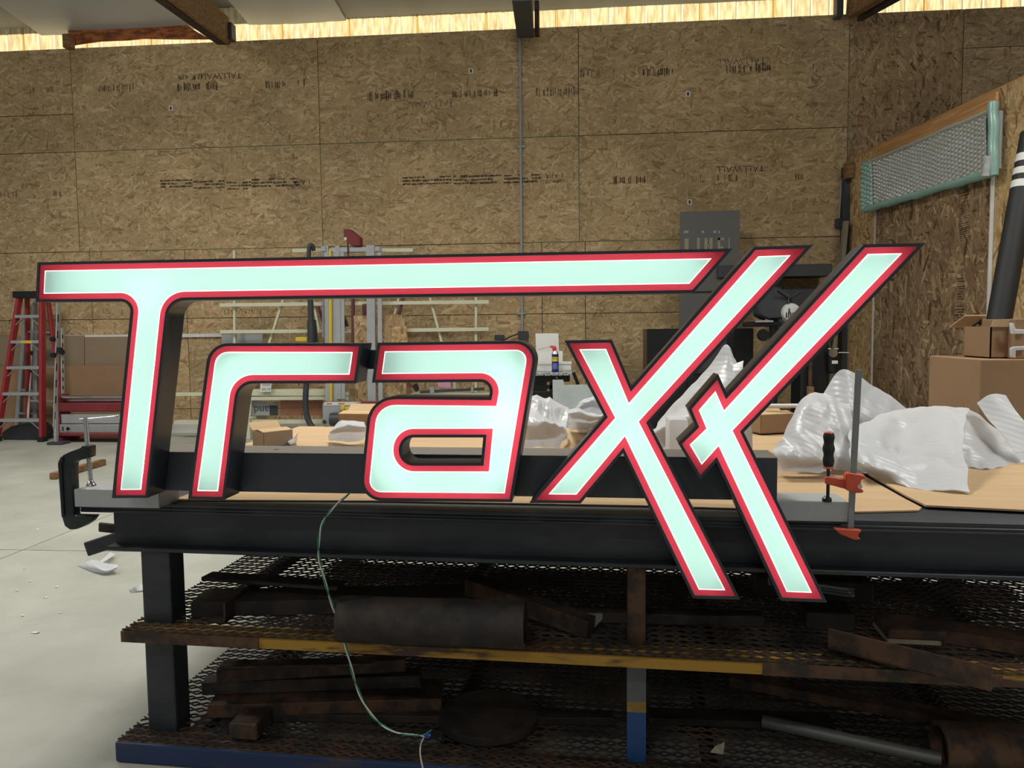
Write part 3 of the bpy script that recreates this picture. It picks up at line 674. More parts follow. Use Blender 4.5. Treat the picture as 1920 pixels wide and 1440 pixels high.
for q in (hb0, hb1): obj('bar_knob', lathe([(.0028, -.005), (.005, -.003), (.005, .003), (.0028, .005)], (q[0], ccv, q[1]), 12, 'x'), CHROME, tb2, SF, smooth=50)
# ---------------------------------------------------------------- bar clamp (right)
bv = -.012
bp_ = lambda x, y, v=bv: (lambda q: (q.x, q.z))(SF.Y(x, y, v))
bc = thing('bar_clamp', 'orange bar clamp with black grip holding the right support tube', 'clamp', (bp_(1597, 985)[0], bv, bp_(1597, 985)[1]), SF)
b0 = bp_(1610, 693); b1 = bp_(1594, 998)
bx0 = Vector((b0[0], bv, b0[1])); bx1 = Vector((b1[0], bv, b1[1]))
obj('steel_bar', bar(bx0, bx1, .0145, .008, (0, 1, 0)), mat('clamp_bar_steel', (132, 134, 136), .35, .4, var=.12, scale=40), bc, SF, bevel=.001)
obj('sliding_head', prism([bp_(*q) for q in ((1584, 888), (1590, 885), (1620, 890), (1619, 896), (1612, 898), (1611, 914), (1617, 918), (1616, 922), (1604, 923), (1586, 918), (1583, 916))], bv - .012, bv + .014), ORANGE, bc, SF, bevel=.002)
obj('head_screw', lathe([(.006, 0), (.006, .006), (.004, .008)], (bp_(1609, 910)[0], bv - .014, bp_(1609, 910)[1]), 12, 'y'), CHROME, bc, SF)
obj('clamp_arm', prism([bp_(*q) for q in ((1548, 896), (1552, 893), (1558, 894), (1585, 899), (1585, 917), (1560, 910), (1548, 908))], bv - .002, bv + .012), ORANGE, bc, SF, bevel=.002)
sx_ = bp_(1554, 900)[0]; szt = bp_(1554, 882)[1]
obj('clamp_screw', tube([(sx_, bv + .006, bp_(1554, 873)[1]), (sx_, bv + .006, ZT + .058)], .0042, 12), BLACKP, bc, SF, smooth=50)
obj('screw_pad', lathe([(.005, .014), (.011, .009), (.012, .003), (.011, 0)], (sx_, bv + .014, ZT + .0502), 16), BLACKP, bc, SF, smooth=40)
g0 = bp_(1553, 875)[1]; g1 = bp_(1553, 813)[1]; gh = g1 - g0
grp = obj('grip', lathe([(.0105, 0), (.0125, .004)] + [(.0122 + .0014 * sin(i * pi / 3.0) + .001 * sin(pi * i / 14), .006 + (gh - .012) * i / 14) for i in range(15)] + [(.0125, gh - .003), (.0115, gh)], (sx_, bv + .006, g0), 20), RUBBER, bc, SF, smooth=60)
obj('grip_collar', lathe([(.012, -.005), (.0135, -.003), (.012, 0)], (sx_, bv + .006, g0), 18), ORANGE, grp, SF)
obj('grip_cap', lathe([(.011, 0), (.0115, .0015), (.009, .003)], (sx_, bv + .006, g1), 18), ORANGE, grp, SF)
obj('fixed_jaw', prism([bp_(*q) for q in ((1560, 988), (1590, 990), (1596, 990), (1612, 991), (1611, 995), (1606, 998), (1606, 1005), (1611, 1008), (1600, 1010), (1590, 1006), (1572, 999))], bv - .016, bv + .001), ORANGE, bc, SF, bevel=.002)
# ---------------------------------------------------------------- wire tail
def wire(px, name, m, r, par, off):
    pts = []
    sm = spline([SF.Y(x, y, v) for x, y, v in px], 14)
    for i, p in enumerate(sm):
        a = i * .33 + off; pts.append(p + Vector((cos(a) * .0022, sin(a) * .0022, 0)))
    obj(name, tube(pts, r, 6), m, par, SF, smooth=60)
wpx = [(668, 908, .06), (655, 925, -.002), (622, 955, -.03), (602, 990, -.03), (598, 1040, -.03), (612, 1100, -.03), (634, 1165, -.03), (652, 1225, -.03), (668, 1285, -.04), (696, 1340, -.04), (740, 1372, -.05), (796, 1380, -.05)]
wr = thing('power_wire', 'twisted green and white wire tail hanging in front of the table', 'wire', (SF.Y(598, 1040, -.03).x, -.03, SF.Y(796, 1380, -.05).z), SF)
wire(wpx, 'green_wire', mat('green_insulation', (34, 120, 84), .45, var=.05), .0021, wr, 0)
wire(wpx, 'white_wire', mat('white_insulation', (206, 204, 196), .45, var=.05), .0021, wr, pi)
obj('white_wire_end', tube(spline([SF.Y(x, y, -.05) for x, y in ((796, 1380), (789, 1396), (788, 1415), (793, 1442))], 8), .0021, 6), mat('white_insulation', (206, 204, 196)), wr, SF, smooth=60)
obj('green_wire_end', tube([SF.Y(x, y, -.05) for x, y in ((790, 1380), (800, 1375), (809, 1369))], .0021, 6), mat('green_insulation', (34, 120, 84)), wr, SF, smooth=60)
q = SF.Y(802, 1379, -.05); obj('wire_nut', lathe([(.003, -.008), (.0065, -.005), (.0055, .004), (.003, .008)], q, 10, 'x'), mat('blue_wire_nut', (30, 50, 160), .4), wr, SF)

# ================================================================ ALONG THE BACK WALL
at = W.Y
def q2(x, y, Y): p = at(x, y, Y); return (p.x, p.z)
def pb(name, x0, x1, y0, y1, Y, d, m, par=None, bevel=0, **k):
    """box whose front face is seen between pixels x0..x1, y0..y1 at distance Y, d deep"""
    a = at(x0, y0, Y); b = at(x1, y1, Y)
    return obj(name, box(min(a.x, b.x), max(a.x, b.x), Y, Y + d, min(a.z, b.z), max(a.z, b.z)), m, par, bevel=bevel, **k)
def fl_box(name, x0, x1, y0, Y, d, m, par=None, bevel=0, z0=0.0, **k):
    a = at(x0, y0, Y); b = at(x1, y0, Y)
    return obj(name, box(a.x, b.x, Y, Y + d, z0, a.z), m, par, bevel=bevel, **k)
def pp(name, pts, Y, d, m, par=None, bevel=0, **k): return obj(name, prism([q2(x, y, Y) for x, y in pts], Y, Y + d), m, par, bevel=bevel, **k)
def pbar(name, x0, y0, x1, y1, Y, w, d, m, par=None, Y2=None, **k):
    a = at(x0, y0, Y); b = at(x1, y1, Y if Y2 is None else Y2); return obj(name, bar(a, b, w, d, (0, 1, 0)), m, par, **k)
# conduit with couplings and outlet boxes
ct = thing('electrical_conduit', 'grey steel conduit running straight down the strand board wall', 'conduit', (-.655, WY - .02, 1.1))
obj('conduit_pipe', tube([(-.652, WY - .022, 4.69), (-.658, WY - .022, 1.12)], .017, 12), GREYP, ct, smooth=50)
for py in (275, 588):
    p = at(977, py, WY - .03); obj('pipe_strap', box(p.x - .05, p.x + .05, WY - .045, WY - .0005, p.z - .012, p.z + .012), GREYP, ct, bevel=.004)
jb = pb('outlet_box', 971, 990, 621, 637, WY - .08, .079, DARKG, ct, bevel=.004)
obj('plug_cord', tube(spline([at(x, y, WY - .06) for x, y in ((972, 626), (960, 630), (948, 636), (938, 640))], 5), .008, 6), RUBBER, ct)
# white ledge rail on the wall
pb('ledge_rail', 118, 415, 628.5, 631.5, WY - .03, .0295, WHITEP, label='thin white ledge rail fixed along the lower left wall', cat='rail')
# cardboard sheets leaning on the wall
def lean(x0, x1, ytop, Y, m, label, lean_=.14, t=.02):
    a = at(x0, ytop, Y + lean_); b = at(x1, ytop, Y + lean_); 
    V = [(a.x, Y, 0), (b.x, Y, 0), (b.x, Y + lean_, a.z), (a.x, Y + lean_, a.z)]; V += [(x, y + t, z) for x, y, z in V]
    return obj('cardboard_sheet', (V, [(0, 1, 2, 3), (7, 6, 5, 4), (0, 4, 5, 1), (1, 5, 6, 2), (2, 6, 7, 3), (3, 7, 4, 0)]), m, label=label, cat='cardboard', group='cardboard sheets leaning on the back wall')
lean(-60, 158, 631, 9.06, CARDG, 'tall grey-brown cardboard sheet leaning on the wall behind the red ladder', .10)
lean(159, 246, 632, 9.07, CARDG, 'tall grey-brown cardboard sheet leaning on the wall right of the ladder', .09)
lean(-60, 246, 687, 9.02, CARDD, 'low tan cardboard sheet leaning in front of the taller grey-brown ones', .05)
# ---------------------------------------------------------------- red step ladder
ld = thing('step_ladder', 'red fibreglass step ladder with aluminium steps at the left edge', 'ladder', (-6.4, 8.6, 0))
flt, frt = at(37, 556, 8.74), at(79, 558, 8.74); flb = at(-6, 828, 8.42); frb = at(80, 830, 8.42); flb.z = frb.z = .02
rlt, rrt = flt + Vector((.02, .10, 0)), frt + Vector((.0, .10, 0)); rlb = Vector((flb.x + .06, 8.86, .02)); rrb = Vector((frb.x + .03, 8.80, .02))
for nm, a, b in (('front_rail', flt, flb), ('front_rail', frt, frb)):
    obj(nm, bar(a, b, .035, .085, (0, 1, 0)), REDF, ld, bevel=.004)
for a, b in ((rlt, rlb), (rrt, rrb)): obj('rear_rail', bar(a, b, .03, .06, (0, 1, 0)), REDF, ld, bevel=.004)
for b in (flb, frb, rlb, rrb): obj('rubber_foot', box(b.x - .035, b.x + .035, b.y - .05, b.y + .05, 0, .06), RUBBER, ld, bevel=.006)
obj('top_cap', box(flt.x - .05, frt.x + .05, 8.68, 8.92, flt.z - .02, flt.z + .06), BLACKP, ld, bevel=.012, seg=2)
for i, py in enumerate((593, 641, 689, 737, 785)):
    zc = at(60, py, 8.6).z; t = (flt.z - zc) / (flt.z - flb.z); L = flt.lerp(flb, t); R_ = frt.lerp(frb, t)
    st = obj('step', box(L.x + .012, R_.x - .012, L.y - .05, L.y + .05, zc - .018, zc + .018), ALU, ld, bevel=.003)
    for p, s in ((L, 1), (R_, -1)): obj('step_brace', bar((p.x + s * .015, p.y - .04, zc - .10), (p.x + s * .11, p.y - .04, zc - .016), .006, .02, (0, 1, 0)), ALU, st)
    if i == 1: obj('step_label', box(L.x + .14, R_.x - .09, L.y - .0512, L.y - .0502, zc - .014, zc + .014), YELLOW, st)
for t in (.25, .5, .75):
    a, b = rlt.lerp(rlb, t), rrt.lerp(rrb, t); obj('rear_brace', bar(a, b, .02, .03, (0, 1, 0)), ALU, ld)
# grey folding ladder and light pole behind it
gl = thing('aluminium_ladder', 'old grey aluminium ladder standing behind the red step ladder', 'ladder', (-6.4, 8.9, 0))
gr = [(at(51, 556, 9.06), at(30, 820, 8.95)), (at(66, 562, 9.06), at(66, 820, 8.95))]
for a, b in gr:
    b.z = 0.0; obj('rail', bar(a, b, .05, .028, (0, 1, 0)), GREYP, gl, bevel=.004)
for t in (.15, .32, .5, .67, .84):
    a, b = gr[0][0].lerp(gr[0][1], t), gr[1][0].lerp(gr[1][1], t); obj('rung', bar(a, b, .02, .035, (0, 1, 0)), GREYP, gl)
lp = thing('telescopic_pole', 'thin white telescopic pole leaning behind the ladder steps', 'pole', (-6.3, 8.85, 0))
a = at(62, 572, 8.98); b = at(50, 800, 8.80); b.z = .0
obj('pole_tube', tube([a, b], .014, 10), WHITEP, lp, smooth=50)
for t in (.35, .48): c = a.lerp(b, t); obj('pole_lock', tube([c, c + (b - a).normalized() * .05], .022, 10), RUBBER, lp, smooth=50)
pp('shop_bag', ((0, 812), (18, 800), (38, 795), (54, 790), (74, 798), (80, 815), (80, 826), (60, 826), (30, 826), (2, 824)), 8.55, .22, DARKG, bevel=.02, label='crumpled dark bag slumped under the lowest ladder step', cat='bag')
# ---------------------------------------------------------------- slotted stand
ss = thing('slotted_stand', 'tall slotted aluminium stand with black knobs right of the red ladder', 'stand', (at(108, 800, 8.2).x, 8.25, 0))
for x0, y0, x1, y1, w in ((110, 566, 103, 800, .055), (117, 615, 118, 738, .04)):
    b_ = pbar('slotted_bar', x0, y0, x1, y1, 8.22, .012, w, ALUM, ss)
    p0, p1 = at(x0, y0, 8.21), at(x1, y1, 8.21)
    for k in range(7):
        c = p0.lerp(p1, .1 + k * .13); e = p0.lerp(p1, .16 + k * .13); obj('slot', bar(c, e, .004, .016, (0, 1, 0)), BLACKP, b_)
a = at(103, 800, 8.22); obj('stand_foot', box(a.x - .06, a.x + .12, 8.15, 8.31, 0, .03), DARKG, ss, bevel=.004)
obj('stand_post', bar((a.x, 8.23, .03), at(104, 760, 8.23), .03, .04, (0, 1, 0)), ALUM, ss)
for x, y in ((99, 636), (100, 666), (116, 660), (113, 656)):
    p = at(x, y, 8.18); obj('knob', lathe([(.02, -.03), (.028, -.01), (.028, .02), (.012, .03)], p, 12, 'x'), BLACKP, ss, smooth=50)
# ---------------------------------------------------------------- red slip-roll machine
rm = thing('slip_roll_machine', 'red sheet-metal roller machine standing on the floor behind the T', 'machine', (at(200, 800, 8.45).x, 8.6, 0))
for i, py in enumerate((744.5, 751.5)):
    a, b = at(110, py, 8.5 + .06 * i), at(262, py - .6, 8.5 + .06 * i); obj('roller', tube([a, b], .021, 14), CHROME, rm, smooth=50)
pb('red_beam', 106, 262, 756, 772, 8.45, .18, REDM, rm, bevel=.01)
pb('steel_panel', 114, 262, 777, 794, 8.47, .03, ALUM, rm, bevel=.004)
pb('lower_beam', 106, 262, 796, 812, 8.45, .16, GREYP, rm, bevel=.006)
pb('base_plate', 98, 262, 813, 818, 8.33, .4, REDM, rm, bevel=.006)
a = at(104, 818, 8.4); b = at(260, 818, 8.4)
for x in (a.x, b.x - .1): obj('base_foot', box(x, x + .1, 8.38, 8.7, 0, a.z), REDM, rm, bevel=.01)
for x0, x1 in ((103, 112), (256, 264)): pb('end_frame', x0, x1, 740, 813, 8.44, .22, REDM, rm, bevel=.012)
a = at(121, 804, 8.45); 
for dx, w, h in ((-.03, .02, .05), (.02, .05, .02), (.03, .02, .045)): obj('painted_number', box(a.x + dx, a.x + dx + w, 8.4488, 8.4498, a.z - h / 2, a.z + h / 2), INKK, rm)
# ---------------------------------------------------------------- upright panel saw
PY = 8.72
ps = thing('panel_saw', 'upright panel saw with cream bar frame and aluminium guide rails', 'panel saw', (at(640, 800, PY).x, PY + .2, 0))
def hb(x0, x1, y0, y1, h, Y=PY, m=BEIGE, d=.04, nm='frame_bar'): return pbar(nm, x0, y0, x1, y1, Y, d, h, m, ps)
for a in ((549, 775, 470, 469, .038), (413, 917, 572, 566, .040), (414, 682, 622, 620, .040), (764, 917, 619, 617, .040), (330, 655, 739, 738, .034), (466, 655, 747, 746, .05), (330, 610, 791, 790, .10), (440, 640, 733, 732, .02)):
    hb(*a)
for x0, y0, x1, y1 in ((440, 470, 441, 800), (893, 540, 892, 800), (532, 560, 500, 660), (803, 545, 832, 655), (587, 560, 600, 625), (749, 555, 740, 590), (475, 722, 466, 800), (852, 716, 860, 790)):
    pbar('frame_strut', x0, y0, x1, y1, PY + .05, .025, .040, BEIGE, ps)
for x in (470, 880):
    p = at(x, 790, PY); obj('frame_leg', box(p.x - .03, p.x + .03, PY - .1, PY + .42, 0, p.z + .05), BEIGE, ps, bevel=.004)
for x, y0, y1, w in ((613, 461, 752, .030), (634, 461, 748, .030), (641, 470, 748, .012), (692, 460, 752, .030), (699, 460, 752, .028), (712, 462, 752, .02), (627, 466, 752, .012)):
    pbar('guide_rail', x - 1 if y0 < 463 else x, y0, x + 2, y1, PY - .10, .05, w, ALUM, ps)
pbar('yellow_tape_rail', 619, 470, 621, 752, PY - .12, .03, .026, YELLOW, ps)
pbar('chrome_rod', 605, 460, 606, 632, PY - .12, .02, .012, CHROME, ps)
pb('carriage_top', 622, 690, 464, 472, PY - .11, .10, ALU, ps, bevel=.004)
for x0, x1 in ((601, 611), (703, 712)): pb('rod_clamp', x0, x1, 462, 471, PY - .13, .06, ALUM, ps, bevel=.004)
pp('red_housing', ((644.5, 429.5), (656, 429.5), (675, 445), (675, 461), (660, 461), (652, 455), (644.5, 446)), PY - .14, .12, REDM, ps, bevel=.006)
pb('housing_sticker', 645, 650, 445, 450, PY - .143, .002, WHITEP, ps)
pbar('saw_cable', 652, 455, 653, 482, PY - .12, .012, .012, RUBBER, ps)
a = at(583, 460, PY - .1); b = at(582, 484, PY - .1); obj('hose_elbow', tube(spline([at(588, 470, PY - .08), at(586, 461, PY - .1), at(580, 462, PY - .12), at(579, 484, PY - .12)], 6), .024, 10), DARKG, ps, smooth=60)
obj('vacuum_hose', tube(spline([at(x, y, PY - .22) for x, y in ((582, 555), (583, 600), (584, 645), (577, 690), (574, 725), (573, 760), (577, 785), (586, 802), (592, 815))], 6), .033, 12), DARKG, ps, smooth=60)
pbar('maroon_post', 662, 480, 662, 650, PY - .04, .03, .045, MAROON, ps); pb('maroon_panel', 679, 692, 570, 592, PY - .02, .03, MAROON, ps)
pbar('maroon_brace', 596, 575, 607, 605, PY, .03, .03, MAROON, ps); pbar('black_brace', 632, 562, 651, 612, PY - .06, .03, .05, BLACKP, ps)
pbar('maroon_brace', 757, 555, 748, 590, PY + .02, .03, .04, MAROON, ps)
hd = pb('saw_head', 604, 692, 756, 800, PY - .34, .20, GREYP, ps, bevel=.01)
pb('label_strip', 608, 670, 754, 760, PY - .345, .004, WHITEP, hd)
for x0, x1 in ((634, 646), (664, 672), (612, 622)): pb('label_print', x0, x1, 756, 758, PY - .347, .0015, ORANGE, hd)
pb('red_handle', 676, 706, 753, 760, PY - .37, .03, REDM, hd, bevel=.01)
for x, y in ((643, 765), (652, 767)): p = at(x, y, PY - .37); obj('brass_valve', lathe([(.02, -.03), (.03, -.01), (.03, .01), (.016, .03)], p, 8, 'y'), YELLOW, hd)
a = at(620, 786, PY - .36); obj('saw_motor', lathe([(.07, 0), (.075, .04), (.075, .22), (.05, .24)], a, 18, 'x'), DARKG, hd, smooth=50)
p = at(608, 791, PY - .345); obj('motor_bolt', lathe([(.022, -.006), (.022, .006)], p, 12, 'y'), RUST, hd)
pb('yellow_box', 553, 577, 632, 641, PY - .15, .08, YELLOW, ps, bevel=.01)
pp('clamp_pad', ((576, 600), (590, 600), (594, 642), (576, 642)), PY - .18, .05, DARKG, ps)
# boards stored on the saw
pb('strand_board_offcut', 663, 763, 592, 790, PY - .07, .012, OSBV, label='strand board offcut standing in the panel saw frame', cat='board')
pp('strand_board_offcut', ((735, 620), (740, 612), (762, 612), (764, 640), (764, 670), (735, 668)), PY - .10, .012, OSBY, label='small pale strand board scrap leaning on the saw offcut', cat='board')
cb_ = pb('copper_panel', 525, 606, 748, 779, PY + .09, .01, mat('copper_brown_panel', (150, 104, 78), .5, .2, var=.1, scale=4), label='copper-brown panel lying along the saw bed', cat='panel')
for x, y in ((548, 750), (540, 777), (566, 777), (590, 751)): p = at(x, y, PY + .089); obj('rivet', lathe([(.008, -.003), (.008, .002)], p, 8, 'y'), DARKG, cb_)
g = pb('grey_panel', 415, 495, 627, 720, PY + .16, .01, GREYP, label='flat grey panel standing behind the cream saw bars', cat='panel')
pb('panel_seam', 461, 464, 628, 720, PY + .158, .002, WHITEP, g)
# upside-down lettered sign blanks
s1_ = pp('sign_blank', ((489, 714), (509, 714), (508, 735), (487, 735)), PY - .06, .01, WHITEP, label='white sign blank with two upside-down words on the saw', cat='sign')
for s, y, z in (('ation', 722, .045), ('or full', 730, .042)):
    p = at(499, y, PY - .0615); text('lettering', s, z, INKK, facing(p.x, p.y, p.z, pi), s1_)
s2_ = pp('sign_blank', ((470, 750), (522, 757), (520, 779), (466, 779)), PY + .072, .01, GREYP, label='grey sign panel with large upside-down dark letters', cat='sign')
p = at(490, 768, PY + .0705); text('lettering', 'and', .13, INKK, facing(p.x, p.y, p.z, pi), s2_)
pb('letter_block', 505, 521, 760, 779, PY + .068, .003, INKK, s2_)
# tools on the saw ledge seen through the a
tr = thing('tool_rail', 'dark tool rail with a long level below the a counter notch', 'rail', (at(850, 740, PY).x, PY, .4))
pbar('level_bar', 788, 735, 908, 729, PY - .2, .03, .036, DARKG, tr); pb('bar_bracket', 806, 814, 726, 737, PY - .22, .05, GREYP, tr); pb('bar_bracket', 883, 888, 725, 736, PY - .22, .05, GREYP, tr)
pb('ledge', 770, 930, 738, 742, PY - .22, .2, BEIGE, tr)
gg = thing('hand_grip_tool', 'black and red hand tool resting on the saw ledge', 'tool', (at(778, 730, PY).x, PY - .2, .5))
pbar('red_grip', 765, 719, 773, 726, PY - .24, .03, .022, REDM, gg); pp('tool_body', ((772, 724), (780, 718), (784, 726), (784, 733), (779, 735)), PY - .25, .05, BLACKP, gg, bevel=.006)
pb('pink_box', 821, 845, 716, 727, PY - .1, .12, mat('pink_card', (206, 150, 178), .7), label='small pink box on the saw ledge', cat='box', bevel=.002)
obj('power_strip', box(at(928, 628, WY).x, at(946, 628, WY).x, WY - .07, WY - .0005, at(930, 637, WY).z, at(930, 628, WY).z), DARKG, label='dark power strip on the wall left of the conduit box', cat='outlet', bevel=.005)
# ---------------------------------------------------------------- stone-top bench with spray can
BY = 7.0
zb_ = at(1040, 698, BY).z
bn = thing('machine_stand', 'black machine stand with grey speckled stone top between a and x', 'stand', (at(1040, 700, BY).x, BY + .2, 0))
xa, xb = at(985, 700, BY).x, at(1078, 700, BY).x
SPECK = mat('speckled_stone', (90, 92, 92), .4, c2=(190, 192, 190), scale=70, thr=(.45, .58))
obj('stone_top', box(xa, xb, BY - .06, BY + .4, zb_ - .028, zb_), SPECK, bn, bevel=.004)
obj('apron', box(xa, at(1068, 700, BY).x, BY - .02, BY + .36, zb_ - .085, zb_ - .0285), BLACKP, bn)
obj('cabinet', box(xa, at(1024, 700, BY).x, BY, BY + .34, 0, zb_ - .0855), BLACKP, bn)
obj('lower_drawer', box(xa - .0, at(1036, 700, BY).x, BY - .04, BY - .001, .2, zb_ - .17), BLACKP, bn, bevel=.004)
p = at(1044, 708, BY - .02); obj('apron_bolt', lathe([(.01, -.004), (.01, .002)], p, 10, 'y'), CHROME, bn)
cr = pb('crank_body', 1030, 1036, 714, 738, BY - .05, .04, BLACKP, bn, bevel=.004)
pb('crank_handle', 1032, 1044, 714, 718, BY - .06, .03, BLACKP, cr); pb('crank_hub', 1024, 1038, 722, 729, BY - .05, .04, BLACKP, cr)
pbar('side_lever', 1075, 698, 1084, 721, BY - .05, .03, .035, BLACKP, bn)
pb('fence_block', 1055, 1072, 694, 698, BY, .1, ALUM, bn)
can = thing('spray_can', 'blue and yellow lubricant spray can with red nozzle on the stone top', 'spray can', (at(1041, 698, BY).x, BY + .02, zb_))
cx_ = at(1041, 698, BY).x; cw = (at(1047.6, 690, BY).x - at(1034.6, 690, BY).x) / 2; ch_ = at(1041, 664, BY).z - zb_
CBLUE = mat('can_blue', (38, 52, 120), .3, .2, var=.04)
by_ = BY + .02
obj('can_body', lathe([(cw * .96, 0), (cw, .004), (cw, ch_ * .94), (cw * .97, ch_)], (cx_, by_, zb_), 24), CBLUE, can, smooth=40)
obj('can_shoulder', lathe([(cw * .97, 0), (cw * .8, .018), (cw * .55, .028), (cw * .5, .034)], (cx_, by_, zb_ + ch_), 24), ALU, can, smooth=40)
def wrap(name, a0, a1, z0, z1, m, par, r=1.012):
    n = 14; V = []; 
    for i in range(n + 1):
        a = radians(a0 + (a1 - a0) * i / n)
        for z in (z0, z1): V.append((cx_ + cw * r * sin(a), by_ - cw * r * cos(a), zb_ + z))
    return obj(name, (V, [(2 * i, 2 * i + 2, 2 * i + 3, 2 * i + 1) for i in range(n)]), m, par, smooth=40)
wrap('label_band', -180, 180, ch_ * .86, ch_ * .97, mat('can_dark', (30, 32, 44), .4), can)
ys = wrap('yellow_shield', -62, 62, ch_ * .60, ch_ * .86, YELLOW, can)
wrap('shield_stripe', -62, 62, ch_ * .86 - .002, ch_ * .875, mat('can_dark', (30, 32, 44)), ys, 1.02)
wrap('pale_panel', -45, 45, ch_ * .18, ch_ * .5, mat('can_pale_blue', (96, 104, 170), .4), can)
V_ = text('shield_lettering', 'WD-40', .019, mat('can_dark', (30, 32, 44)), facing(cx_, by_ - cw * 1.03, zb_ + ch_ * .76), ys)
noz = obj('red_nozzle', lathe([(cw * .62, 0), (cw * .6, .02), (cw * .42, .04), (cw * .3, .044)], (cx_ - .006, by_, zb_ + ch_ + .03), 16), mat('red_plastic', (190, 44, 44), .4), can, smooth=40)
obj('nozzle_spout', tube([(cx_ - .012, by_, zb_ + ch_ + .062), (cx_ - .045, by_, zb_ + ch_ + .07)], [.016, .008], 10), mat('red_plastic', (190, 44, 44)), noz)
obj('straw', tube([(cx_ - .04, by_, zb_ + ch_ + .068), at(1008, 656, by_)], .0024, 6), mat('red_plastic', (190, 44, 44)), noz)
# white sheets and boxes behind the can
pp('white_board', ((1004, 625), (1047, 625), (1049, 693.5), (1006, 693.5)), BY + .37, .02, WHITEP, label='white board standing behind the spray can', cat='board')
pp('white_board', ((1008, 658), (1055, 658), (1055, 694.3), (1008, 694.3)), BY + .30, .012, WHITEP, label='lower white panel in front of the standing white board', cat='board')
bx_ = pb('white_box', 1008, 1071, 680, 696.2, BY + .14, .12, WHITEP, label='long white box on the stone top right behind the spray can', cat='box', bevel=.003)
pb('box_lid', 1007, 1072, 679, 683, BY + .135, .13, WHITEP, bx_)
a = at(1036, 718, 6.6); pp('pale_sheet', ((1036, 712), (1056, 712), (1058, 722), (1100, 721), (1130, 770), (1112, 888), (1040, 888)), 6.55, .012, mat('pale_plastic', (176, 184, 182), .4), label='large pale plastic sheet leaning below the stone top', cat='sheet')
# ---------------------------------------------------------------- stencil panel, cabinets, drill press
SY = 8.8
st_ = thing('stencil_panel', 'tall dark grey panel with cut-out letter stencil on the wall', 'panel', (at(1330, 500, SY).x, SY, 0))
pb('panel_sheet', 1275, 1386, 397, 545, SY, .012, mat('grey_brown_panel', (96, 96, 94), .6, var=.04), st_)
STL = mat('stencil_opening', (150, 142, 122), .7)
for x0, x1, y0, y1 in ((1283.5, 1291, 447, 480), (1307, 1312, 446, 480), (1321, 1326.5, 446, 480), (1330, 1336, 446, 480), (1346, 1350, 446, 480), (1346, 1358, 446, 450), (1366, 1368, 446, 466), (1326, 1331, 458, 463), (1350, 1356, 462, 466)):
    pb('letter_cutout', x0, x1, y0, y1, SY - .002, .0015, STL, st_)
for x0, x1 in ((1282, 1291), (1316, 1320), (1338, 1343), (1347, 1350)): pb('small_cutout', x0, x1, 432.5, 437, SY - .002, .0015, GREYP, st_)
pb('panel_lower', 1274, 1386, 545.5, 700, SY + .03, .02, mat('grey_brown_panel', (96, 96, 94)), st_)
pb('panel_foot', 1276, 1384, 700, 800, SY + .06, .03, DARKG, st_)
pb('wall_shelf', 1346, 1560, 498, 517, 8.75, .4, DARKG, label='dark wall shelf board behind the two x letters', cat='shelf', bevel=.004)
pb('wall_cabinet', 1455, 1560, 542, 640, 8.9, .298, DARKG, label='dark storage cabinet on the back wall beside the partition', cat='cabinet', bevel=.01)
fl_box('steel_cabinet', 1213, 1290, 617, 8.2, .5, BLACKP, label='black cabinet standing behind the first x', cat='cabinet', bevel=.008)
fl_box('steel_cabinet', 1376, 1413, 616, 8.36, .4, BLACKP, label='narrow black cabinet between the two x letters', cat='cabinet', bevel=.008)
DY = 7.9
dp = thing('drill_press', 'dark drill press with round pale vented cover between the x arms', 'drill press', (at(1450, 700, DY).x, DY + .1, 0))
cxp = at(1452, 600, DY + .2)
obj('column', tube([(cxp.x, DY + .22, .05), (cxp.x, DY + .22, at(1452, 560, DY).z)], .045, 16), DARKG, dp, smooth=50)
pp('head_casting', ((1420, 555), (1432, 540), (1458, 538), (1474, 545), (1486, 552), (1486, 590), (1470, 598), (1440, 600), (1424, 592)), DY, .30, DARKG, dp, bevel=.02)
pb('belt_cover', 1412, 1470, 534, 551, DY + .02, .3, BLACKP, dp, bevel=.02)
mc = at(1484, 586, DY - .03); mo = obj('motor_cover', lathe([(.05, -.03), (.085, -.02), (.095, .02), (.095, .16)], mc, 20, 'y'), WHITEP, dp, smooth=45)
for k in range(5): obj('vent_slot', box(mc.x - .06 + k * .02, mc.x - .05 + k * .02, mc.y - .032, mc.y - .02, mc.z - .05, mc.z - .0), BLACKP, mo)
pb('work_table', 1405, 1465, 603, 612, DY - .05, .34, BLACKP, dp, bevel=.01); pb('table_edge', 1417, 1450, 601, 604, DY - .07, .03, ALUM, dp)
a = at(1440, 602, DY); obj('spindle', tube([at(1440, 598, DY + .06), at(1440, 603, DY + .06)], .03, 12), CHROME, dp)
obj('base_casting', box(cxp.x - .25, cxp.x + .2, DY - .1, DY + .4, 0, .06), DARKG, dp, bevel=.02)
for k in range(3):
    an = k * 2.09 + .5; c = at(1478, 560, DY - .01); obj('feed_handle', tube([c, c + Vector((.14 * cos(an), -.06, .14 * sin(an)))], .009, 8), BLACKP, dp)
obj('machine_knob', lathe([(.05, -.05), (.06, -.02), (.05, .03)], at(1430, 628, 7.7), 14, 'y'), BLACKP, dp)
